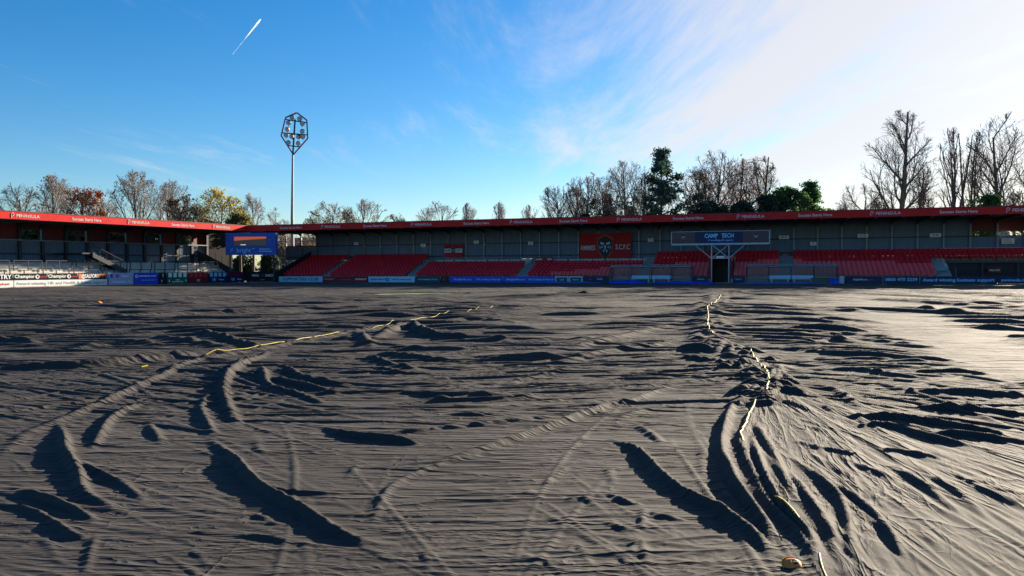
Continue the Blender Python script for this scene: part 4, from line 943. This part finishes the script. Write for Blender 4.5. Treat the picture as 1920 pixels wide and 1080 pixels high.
# ------------------------------------------------------------------ floodlight mast
FD = 122.0
def fpt(x, y): v = at_depth(x, y, FD); return v
base = at_depth(548, 421, FD)
ft = empty('floodlight_mast', (base.x, base.y, 0), 0, 'tall floodlight mast with red kite shaped lamp frame behind the corner', 'floodlight')
rel = lambda x, y, dy=0.0: (lambda v: (v.x - base.x, dy, v.z))(fpt(x, y))
zt = fpt(550, 289).z
MB().bar((0, 0, 0), (0, 0, zt * .5), .34, .24, k=12).bar((0, 0, zt * .5), (rel(549, 289)[0], 0, zt), .23, .15, k=12).build('pole', M['steel_grey'], ft, smooth=False)
poly = [(556.7, 211.3), (535.5, 220.5), (527.2, 254.5), (550, 290), (577, 259.5), (575.3, 225.5)]
b = MB()
for i in range(6): b.bar(rel(*poly[i]), rel(*poly[(i + 1) % 6]), .115, k=6)
b.build('head_frame', mat('mast_red', (0.20, 0.015, 0.03), .45, .2, 1), ft)
b = MB(); b.bar(rel(549, 290), rel(553.3, 224), .15)
for p0, p1 in (((536, 224), (575, 230)), ((529, 249), (577, 253)), ((541, 273), (563, 275.5))): b.bar(rel(*p0), rel(*p1), .09)
b.build('cross_bars', M['steel_dark'], ft)
lm = MB(); n = 12
for r_, y in ((.14, .45), (.30, .35), (.40, 0), (.36, -.08)): lm.v += [(r_ * math.cos(6.2832 * i / n), y, r_ * math.sin(6.2832 * i / n)) for i in range(n)]
for j in range(3):
    for i in range(n): lm.f.append((j * n + i, j * n + (i + 1) % n, (j + 1) * n + (i + 1) % n, (j + 1) * n + i))
lm.f.append(tuple(range(n))); lm.box(-.05, .05, .1, .2, -.6, -.3)
lm_me = lm.mesh('lamp', M['steel_dark']); ln = MB(); ln.v = [(.35 * math.cos(6.2832 * i / n), 0, .35 * math.sin(6.2832 * i / n)) for i in range(n)]; ln.f = [tuple(range(n))]
ln_me = ln.mesh('lens', mat('lamp_lens', (.45, .5, .55), .1, .05, 1))
for x, y in ((549, 221), (563, 223.5), (542, 231), (568, 232.5), (539, 243.5), (568, 247), (537.5, 254), (547.5, 257), (560, 257.5), (568.5, 257), (541.5, 268), (560.5, 269.5)):
    o = link('lamp', lm_me, ft, rel(x, y, -.3)); o.rotation_euler = (R(28), 0, R(random.choice((-25, 25, 10)))); o2 = link('lens', ln_me, o, (0, -.085, 0))

# ------------------------------------------------------------------ trees
def tubes(branches, k=3):
    """branches: list of (points Nx3, radii N) -> verts, quads"""
    Vs, Fs, n0 = [], [], 0; ang = np.arange(k) * 2 * np.pi / k; ca, sa = np.cos(ang), np.sin(ang)
    for P, r in branches:
        P = np.asarray(P); T = np.gradient(P, axis=0); T /= np.linalg.norm(T, axis=1)[:, None] + 1e-9
        a = np.cross(T, (0.31, 0.87, 0.13)); a /= np.linalg.norm(a, axis=1)[:, None] + 1e-9; c = np.cross(T, a)
        V = P[:, None, :] + (a[:, None, :] * ca[None, :, None] + c[:, None, :] * sa[None, :, None]) * np.asarray(r)[:, None, None]
        n = len(P); Vs.append(V.reshape(-1, 3))
        i = np.arange(n - 1)[:, None] * k; j = np.arange(k)[None]; j2 = (j + 1) % k
        Fs.append(np.stack([i + j, i + j2, i + k + j2, i + k + j], -1).reshape(-1, 4) + n0); n0 += n * k
    return np.concatenate(Vs), np.concatenate(Fs)
def grow(rs, st, h, wd):
    """skeleton in metres whose branches fill an egg-shaped crown; returns trunk branches, crown branches, twig points"""
    trunk, crown, tips = [], [], []
    cz, az_, ax_ = st['cz'] * h, (1 - st['cz']) * h, wd / 2
    lump = rs.uniform(0, 6.28, 4)
    def reach(p, d):      # distance to the crown's outline along d
        a = np.array((p[0] / ax_, p[1] / ax_, (p[2] - cz) / az_)); b = np.array((d[0] / ax_, d[1] / ax_, d[2] / az_))
        A, B, C = b @ b, 2 * a @ b, a @ a - 1; q = B * B - 4 * A * C
        if q <= 0: return .3
        l = (-B + math.sqrt(q)) / (2 * A); ang = math.atan2(d[1], d[0])
        return max(.2, l * (1 + .12 * math.sin(3 * ang + lump[0]) + .10 * math.sin(5 * d[2] * 3 + lump[1])))
    kids, amp = st['kids'], st['ang']
    def branch(p, d, l, r, lev, n):
        pts = [p]; rad = [r]; p0 = p
        for i in range(n):
            d = d + rs.normal(0, (.035, .10, .12, .09, .09)[lev], 3) + np.array((0, 0, st['up'] * (.12, .07, .07, .05, .02)[lev])); d = d / np.linalg.norm(d)
            p = p + d * l / n; pts.append(p); rad.append(r * (1 - (i + 1) / n * .75))
        (trunk if lev <= 1 else crown).append((pts, rad))
        if lev >= 3: tips.extend(pts[1:])
        if lev >= 4: return
        for q in range(kids[lev]):
            t0 = st['first'] if lev == 0 else .12
            t = t0 + (1 - t0) * ((q + rs.uniform(.1, .9)) / kids[lev]) ** (1.25 if lev == 0 else 1); f = t * n; i = min(int(f), n - 1); pp = pts[i] + (pts[i + 1] - pts[i]) * (f - i)
            dd = pts[i + 1] - pts[i]; dd = dd / np.linalg.norm(dd); az = q * 2.4 + rs.uniform(-.7, .7)
            o1 = np.cross(dd, (.3, .2, .9)); o1 = o1 / (np.linalg.norm(o1) + 1e-9); o2 = np.cross(dd, o1); an = rs.uniform(*amp[lev]) * (1.15 - .45 * t if lev == 0 else 1)
            nd = dd * math.cos(an) + (o1 * math.cos(az) + o2 * math.sin(az)) * math.sin(an); rch = reach(pp, nd)
            if rch < (.9, .7, .45, .4)[lev]: continue
            ll = rch * (rs.uniform(.75, .97), rs.uniform(.4, .85), rs.uniform(.3, .65), rs.uniform(.2, .45))[lev]
            ll = min(ll, l * (1, .75, .7, .6)[lev]); ll = max(ll, .3)
            branch(pp, nd, ll, max(min(rad[i] * .6, r * (.55, .5, .45, .45)[lev]), .006), lev + 1, (7, 6, 4, 2, 1)[lev + 1])
    ns = st.get('stems', 1)
    for s_ in range(ns):
        sp = .14 if ns > 1 else .03
        d = np.array((rs.normal(0, sp), rs.normal(0, sp * .7), 1.0)); d /= np.linalg.norm(d)
        p = np.array(((s_ - (ns - 1) / 2) * wd * .13 + rs.normal(0, .1), rs.normal(0, .3) * (ns > 1), 0.0))
        branch(p, d, h * (st['lead'] if ns == 1 else rs.uniform(.8, .98)), h * (.019 if ns == 1 else .011), 0, 8)
    return trunk, crown, tips
STY = {
 'round': dict(kids=[12, 7, 5, 4], ang=[(.6, 1.15), (.35, .85), (.35, .8), (.3, .8)], cz=.56, first=.22, up=.9, lead=.82),
 'fan': dict(kids=[14, 7, 5, 4], ang=[(.45, 1.15), (.25, .6), (.25, .6), (.25, .6)], cz=.50, first=.12, up=.5, lead=.80),
 'tall': dict(kids=[15, 7, 5, 4], ang=[(.6, 1.1), (.3, .75), (.3, .75), (.3, .7)], cz=.58, first=.22, up=1.0, lead=.97),
 'vase': dict(kids=[10, 8, 5, 4], ang=[(.4, .85), (.3, .75), (.3, .75), (.3, .8)], cz=.60, first=.26, up=.9, lead=.85),
 'stems': dict(kids=[8, 4, 4, 3], ang=[(.25, .6), (.25, .6), (.3, .7), (.3, .7)], cz=.58, first=.35, up=1.0, stems=3, lead=.95),
 'poplar': dict(kids=[14, 6, 5, 3], ang=[(.2, .5), (.2, .5), (.3, .6), (.3, .6)], cz=.55, first=.15, up=1.5, lead=.97),
}
def leaves_mesh(name, pts, size, m, rs):
    n = len(pts); P = np.asarray(pts); a = rs.normal(0, 1, (n, 3)); a /= np.linalg.norm(a, axis=1)[:, None]; c = np.cross(a, rs.normal(0, 1, (n, 3))); c /= np.linalg.norm(c, axis=1)[:, None] + 1e-9
    s = (size * rs.uniform(.6, 1.4, n))[:, None]
    V = np.stack([P - a * s, P - c * s * .55, P + a * s, P + c * s * .55], 1).reshape(-1, 3); Fq = np.arange(n * 4).reshape(-1, 4)
    return np_mesh(name, V, Fq, m)
def tree(px, top, wpx, Y, style, label, name='bare_tree', leaf=None, nleaf=0, lsize=.16, ivy=0.0, seed=None, group='trees behind the stands', tw=.017, bark='bark', twig='twig', lfun=None, base=-0.2):
    rs = np.random.default_rng(seed if seed is not None else int(px * 7 + top)); st = STY[style]
    c = at_depth(px, top, Y); h = c.z; wd = wpx * Y / F * 1.18
    h += .2; trunk, crown, tips = grow(rs, st, h, wd)
    def sc_(br, rmin): return [(np.asarray(q), np.maximum(np.asarray(r), rmin)) for q, r in br]
    e = empty(name, (c.x, Y, base), 0, label, 'tree', group)
    link('trunk', np_mesh('trunk', *tubes(sc_(trunk, .05), 6), M[bark], True), e)
    link('crown', np_mesh('crown', *tubes(sc_(crown, tw), 3), M[twig]), e)
    if leaf:
        T = np.asarray(tips)
        if lfun is not None: T = T[lfun(T[:, 0] / wd, T[:, 2] / h)]
        if len(T): idx = rs.integers(0, len(T), nleaf); link('leaves', leaves_mesh('leaves', T[idx] + rs.normal(0, .22, (nleaf, 3)), lsize, M[leaf], rs), e)
    if ivy:
        n = 2600; z = rs.uniform(.1, ivy, n) * h; r_ = rs.uniform(0, 1, n) ** .5 * (1.1 * (1 - (z / h) / (ivy + .15)) + .35); a = rs.uniform(0, 6.283, n)
        link('ivy', leaves_mesh('ivy', np.stack([r_ * np.cos(a), r_ * np.sin(a), z], 1), .22, M['ivy'], rs), e)
    return e
up_half = lambda x, z: z > .55
right_half = lambda x, z: (x > -.05) & (z > .45)
TL = 118
tree(45, 340, 112, TL, 'round', 'bare spreading tree at the far left above the red fascia')
tree(108, 326, 92, TL + 3, 'vase', 'bare tree with sparse brown leaves, second from the left', leaf='leaf_brown', nleaf=500, lfun=up_half)
tree(152, 334, 85, TL - 4, 'round', 'tree with glowing orange autumn leaves on its right side', 'autumn_tree', leaf='leaf_orange', nleaf=3600, lfun=lambda x, z: (x > -.1) & (z < .93))
tree(205, 366, 60, TL + 6, 'round', 'small bare tree between the orange tree and the tall bare one')
tree(262, 318, 120, TL, 'vase', 'tall bare dark tree with clumped twigs left of the olive tree', leaf='leaf_brown', nleaf=350)
tree(318, 332, 92, TL + 5, 'vase', 'bare tree leaning out behind the brown leaved tree')
tree(345, 360, 80, TL - 3, 'round', 'low tree with thin brown leaves beside the yellow green tree', 'autumn_tree', leaf='leaf_brown', nleaf=2200)
tree(408, 352, 105, TL, 'round', 'wide tree with yellow green leaves left of the corner', 'autumn_tree', leaf='leaf_yellow', nleaf=2600, lfun=lambda x, z: (x > -.35))
tree(376, 378, 60, TL - 5, 'round', 'olive leaved low tree in front of the yellow green tree', 'autumn_tree', leaf='leaf_olive', nleaf=1500)
tree(475, 357, 64, TL + 4, 'vase', 'bare forked tree just right of the corner of the roofs', tw=.016)
tree(512, 386, 46, TL + 25, 'round', 'small faint bare tree left of the floodlight mast', tw=.018, bark='bark_hazed', twig='twig_hazed')
tree(540, 404, 60, TL + 20, 'round', 'low scrubby tree at the foot of the floodlight mast')
tree(582, 404, 40, TL + 15, 'round', 'low scrubby bare tree right of the floodlight mast')
tree(622, 372, 104, TL, 'fan', 'rounded bare tree with a few olive leaves right of the mast', leaf='leaf_olive', nleaf=500, lfun=lambda x, z: z < .85)
tree(690, 370, 112, TL - 2, 'fan', 'dense rounded bare tree, second one right of the mast', leaf='leaf_olive', nleaf=350, lfun=lambda x, z: z < .8)
tree(745, 392, 46, TL + 4, 'fan', 'small bare tree with tufts between two round bare trees', leaf='leaf_olive', nleaf=120)
tree(818, 374, 108, TL + 8, 'fan', 'grey fan shaped bare tree standing alone in the middle', twig='twig_hazed')
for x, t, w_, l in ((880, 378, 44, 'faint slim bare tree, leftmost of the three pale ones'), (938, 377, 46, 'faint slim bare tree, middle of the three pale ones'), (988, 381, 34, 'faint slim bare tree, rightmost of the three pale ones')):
    tree(x, t, w_, 190, 'poplar', l, 'slim_tree', tw=.022, bark='bark_hazed', twig='twig_hazed')
TM = 106
tree(1050, 340, 104, TM, 'fan', 'bare tree with ivy stem at the left end of the dark grove', ivy=.62)
tree(1098, 318, 106, TM + 3, 'fan', 'bare tree with ivied trunk in the dark grove above the banner', ivy=.6)
tree(1140, 324, 96, TM + 6, 'round', 'thickly ivied tree in the dark grove left of the pine', ivy=.8, leaf='ivy', nleaf=1400, lfun=lambda x, z: z < .75)
tree(1180, 294, 112, TM + 2, 'vase', 'tall bare tree just left of the dark pine', ivy=.6)
tree(1208, 320, 70, TM - 2, 'vase', 'slender dark tree pressed against the left side of the pine', ivy=.55)
tree(1296, 308, 100, TM + 2, 'vase', 'bare thin tree just right of the dark pine')
tree(1345, 275, 150, TM, 'round', 'broad tall bare tree with few rusty leaves over the gantry sign', leaf='leaf_orange', nleaf=160, lfun=lambda x, z: z < .7)
tree(1385, 294, 110, TM + 5, 'vase', 'bare tree behind the broad one over the gantry sign', leaf='leaf_brown', nleaf=200)
tree(1420, 288, 92, TM + 2, 'tall', 'tall bare tree left of the green evergreens')
tree(1075, 345, 80, TM + 9, 'round', 'bare tree filling the back of the grove above the banner')
tree(1232, 325, 90, TM + 10, 'round', 'bare tree half hidden behind the dark pine')
tree(1320, 300, 90, TM + 9, 'fan', 'fine twigged bare tree behind the left of the gantry sign')
TR = 100
tree(1612, 330, 90, TR + 4, 'fan', 'low bare tree left of the tallest bare tree', tw=.015)
tree(1690, 203, 132, TR, 'tall', 'tallest bare tree with thick straight trunk at the right', tw=.015)
tree(1724, 290, 50, TR + 3, 'vase', 'slim forked bare tree just right of the tallest one', tw=.015)
tree(1788, 230, 66, TR, 'stems', 'clump of tall straight bare stems, left of the right corner tree', 'bare_tree_clump', tw=.015)
tree(1824, 238, 64, TR + 4, 'stems', 'second clump of tall bare stems nearer the right corner tree', 'bare_tree_clump', tw=.015)
tree(1876, 206, 125, TR - 2, 'vase', 'tall bare vase shaped tree at the right edge', tw=.015)
tree(1930, 260, 90, TR + 5, 'round', 'bare tree half cut off by the right edge', tw=.015)
for k, (x, t, w_) in enumerate(((1590, 372, 60), (1655, 362, 60), (1752, 340, 60), (1905, 350, 70))):
    tree(x, t, w_, TR + 12, 'round', ('low bare thicket tree, %s of four behind the tall trees' % ('first', 'second', 'third', 'fourth')[k]), tw=.015)

def evergreen(px, top, wpx, Y, label, m, kind, name, seed, z0f=.3):
    rs = np.random.default_rng(seed); c = at_depth(px, top, Y); h = c.z; wd = wpx * Y / F
    e = empty(name, (c.x, Y, 0), 0, label, 'tree', 'trees behind the stands')
    MB().bar((0, 0, 0), (0, 0, h * .93), .28, .05, 8).build('trunk', M['bark'], e)
    br = []; pts = []
    n = 40 if kind == 'pine' else 60
    for k in range(n):
        t = z0f + (1 - z0f) * (k + .5) / n
        prof = {'pine': (1 - ((t - z0f) / (1 - z0f)) ** 1.7) ** .7 * (.78 + .22 * math.sin(t * 26)), 'bush': math.sqrt(max(0.02, 1 - ((t - .45) / .55) ** 2)), 'cone': (1 - t) ** .8 * 1.25 + .05}[kind]
        r_ = wd / 2 * prof * rs.uniform(.45, 1.2); a = k * 2.4 + rs.uniform(-.4, .4); z = t * h
        tip = np.array((r_ * math.cos(a), r_ * math.sin(a), min(h, z + r_ * (.35 if kind != 'cone' else .1)))); base_ = np.array((0, 0, z - r_ * .1))
        br.append(([base_, (base_ + tip) / 2 + (0, 0, -.1), tip], [.09, .06, .03]))
        for q in range(8):
            f = rs.uniform(.3, 1.0); cc = base_ + (tip - base_) * f + rs.normal(0, .25, 3); m_ = 36
            pts.append(cc + rs.normal(0, 1, (m_, 3)) * np.array((.30, .30, .17)))
    link('branches', np_mesh('branches', *tubes(br, 4), M['bark']), e)
    link('crown', leaves_mesh('crown', np.concatenate(pts), .17, M[m], rs), e)
evergreen(1240, 284, 150, TM - 1, 'dark blue green pine standing tallest of the grove', 'needle', 'pine', 'pine_tree', 5, .3)
evergreen(1474, 357, 112, TM, 'rounded green evergreen right of the bare grove', 'green_bush', 'bush', 'evergreen_tree', 6, .1)
evergreen(1518, 345, 124, TM + 4, 'pointed blue green conifer beside the rounded evergreen', 'green_bush', 'cone', 'conifer_tree', 8, .1)
evergreen(1440, 372, 60, TM - 3, 'dark low evergreen between bare grove and rounded evergreen', 'ivy', 'bush', 'evergreen_tree', 9, .1)
evergreen(1330, 385, 110, TM - 4, 'dark low evergreen under the broad bare tree', 'ivy', 'bush', 'evergreen_tree', 10, .1)
evergreen(1392, 383, 80, TM - 4, 'dark low evergreen left of the rounded evergreens', 'ivy', 'bush', 'evergreen_tree', 11, .1)
evergreen(1857, 372, 60, TR - 6, 'dark green round bush at the foot of the right edge tree', 'green_bush', 'bush', 'evergreen_bush', 12, .1)
evergreen(450, 408, 50, TL - 4, 'yellow green bush peeping over the roof corner', 'leaf_olive', 'bush', 'shrub_tree', 13, .66)
evergreen(455, 486, 34, 128, 'olive shrub seen through the gap under the scoreboard', 'ivy', 'bush', 'shrub_tree', 14, .05)
evergreen(505, 482, 30, 131, 'dark shrub seen under the right end of the scoreboard', 'ivy', 'bush', 'shrub_tree', 15, .05)

for k, (x, m_) in enumerate(((8, 'leaf_brown'), (52, 'leaf_olive'), (100, 'leaf_brown'), (143, 'leaf_brown'), (185, 'leaf_orange'), (228, 'leaf_brown'), (272, 'leaf_brown'), (316, 'leaf_olive'), (352, 'leaf_olive'), (392, 'leaf_brown'))):
    evergreen(x, 420 + (k % 3) * 4, 62, 108 + k, ('thick low tree behind the left stand, %s from the left' % ('first', 'second', 'third', 'fourth', 'fifth', 'sixth', 'seventh', 'eighth', 'ninth', 'tenth')[k]), m_, 'bush', 'shrub_tree', 40 + k, .12)

# ------------------------------------------------------------------ behind the corner: brick house and a parked car
v = at_depth(568, 505, 142); hs_ = empty('brick_house', (v.x, v.y, 0), -.2, 'red brick house seen through the open bays at the corner', 'house')
MB().box(-5.5, 5.5, 0, 8, 0, 6.2).build('wall', M['brick'], hs_)
rf = MB().prism([(-.5, 6.2), (8.5, 6.2), (4, 7.6)], 'x', -5.9, 5.9).build('roof', M['roof_tile'], hs_); MB().box(3, 3.8, 3.4, 4.6, 7, 8.2).build('chimney', M['brick'], rf)
for x in (-3.6, -.2, 3.2):
    for z in (1.0, 3.9):
        wn = MB().box(x - .6, x + .6, -.04, .02, z, z + 1.5).build('window', M['window'], hs_)
        b = MB().box(x - .68, x - .6, -.07, .02, z - .05, z + 1.55); b.box(x + .6, x + .68, -.07, .02, z - .05, z + 1.55); b.box(x - .03, x + .03, -.07, .02, z, z + 1.5); b.box(x - .6, x + .6, -.07, .02, z + 1.5, z + 1.57); b.box(x - .7, x + .7, -.12, .02, z - .13, z - .05)
        b.build('frame', M['white_paint'], wn)
v = at_depth(492, 506, 122); ca = empty('parked_car', (v.x, v.y, -.2), .5, 'pale blue car parked in the gap under the scoreboard', 'car')
MB().prism([(-2.1, .3), (2.1, .3), (2.1, .75), (1.9, .88), (1.0, .95), (.45, 1.42), (-1.2, 1.45), (-1.9, .98), (-2.1, .9)], 'y', -.85, .85).build('body', M['car_paint'], ca)
b = MB().prism([(.9, .97), (.42, 1.36), (-1.1, 1.38), (-1.7, .99)], 'y', -.86, -.84); b.build('side_window', M['window'], ca)
for x in (-1.3, 1.3):
    for y in (-.8, .8):
        wh = MB().bar((x, y - .1, .32), (x, y + .1, .32), .32, k=16).build('wheel', M['rubber'], ca); MB().bar((x, y - .12, .32), (x, y + .12, .32), .18, k=10).build('rim', M['steel_grey'], wh)
for y in (-.6, .6): MB().box(2.08, 2.13, y - .18, y + .18, .6, .75).build('headlight', M['white_paint'], ca)

# ------------------------------------------------------------------ contrail high in the sky
def contrail(p0, p1, r_, label):
    a, b_ = at_depth(*p0, 2400), at_depth(*p1, 2500); n = 26; pts = [a.lerp(b_, i / n) for i in range(n + 1)]; rs = np.random.default_rng(3)
    P = np.array([v[:] for v in pts]) - np.array(a[:]); rad = np.array([r_ * (min(1, .35 + i / 4) * max(0, 1 - i / (n * .58)) ** .8 + .10) for i in range(n + 1)])
    m = bpy.data.materials.get('ice_cloud')
    if not m:
        m = bpy.data.materials.new('ice_cloud'); m.use_nodes = True; t = m.node_tree; t.nodes.clear(); o_ = t.nodes.new('ShaderNodeOutputMaterial'); x_ = t.nodes.new('ShaderNodeMixShader')
        d1 = t.nodes.new('ShaderNodeBsdfDiffuse'); d2 = t.nodes.new('ShaderNodeBsdfTranslucent'); d1.inputs[0].default_value = d2.inputs[0].default_value = (.9, .9, .92, 1); x_.inputs[0].default_value = .55
        t.links.new(d1.outputs[0], x_.inputs[1]); t.links.new(d2.outputs[0], x_.inputs[2]); tr_ = t.nodes.new('ShaderNodeBsdfTransparent'); y_ = t.nodes.new('ShaderNodeMixShader'); nz = t.nodes.new('ShaderNodeTexNoise'); nz.inputs['Scale'].default_value = .06; tc_ = t.nodes.new('ShaderNodeTexCoord'); t.links.new(tc_.outputs['Object'], nz.inputs['Vector']); mz = t.nodes.new('ShaderNodeMath'); mz.operation = 'MULTIPLY'; mz.inputs[1].default_value = .8; t.links.new(nz.outputs['Fac'], mz.inputs[0]); t.links.new(mz.outputs[0], y_.inputs[0]); t.links.new(tr_.outputs[0], y_.inputs[1]); t.links.new(x_.outputs[0], y_.inputs[2]); t.links.new(y_.outputs[0], o_.inputs[0])
    o = link('contrail', np_mesh('contrail', *tubes([(P, rad)], 8), m, True), None, a); tag(o, label, 'contrail')
contrail((489, 36), (436, 102), 3.0, 'short soft white contrail with a faint tail high in the blue sky')

bpy.data.scenes.remove(TMP)
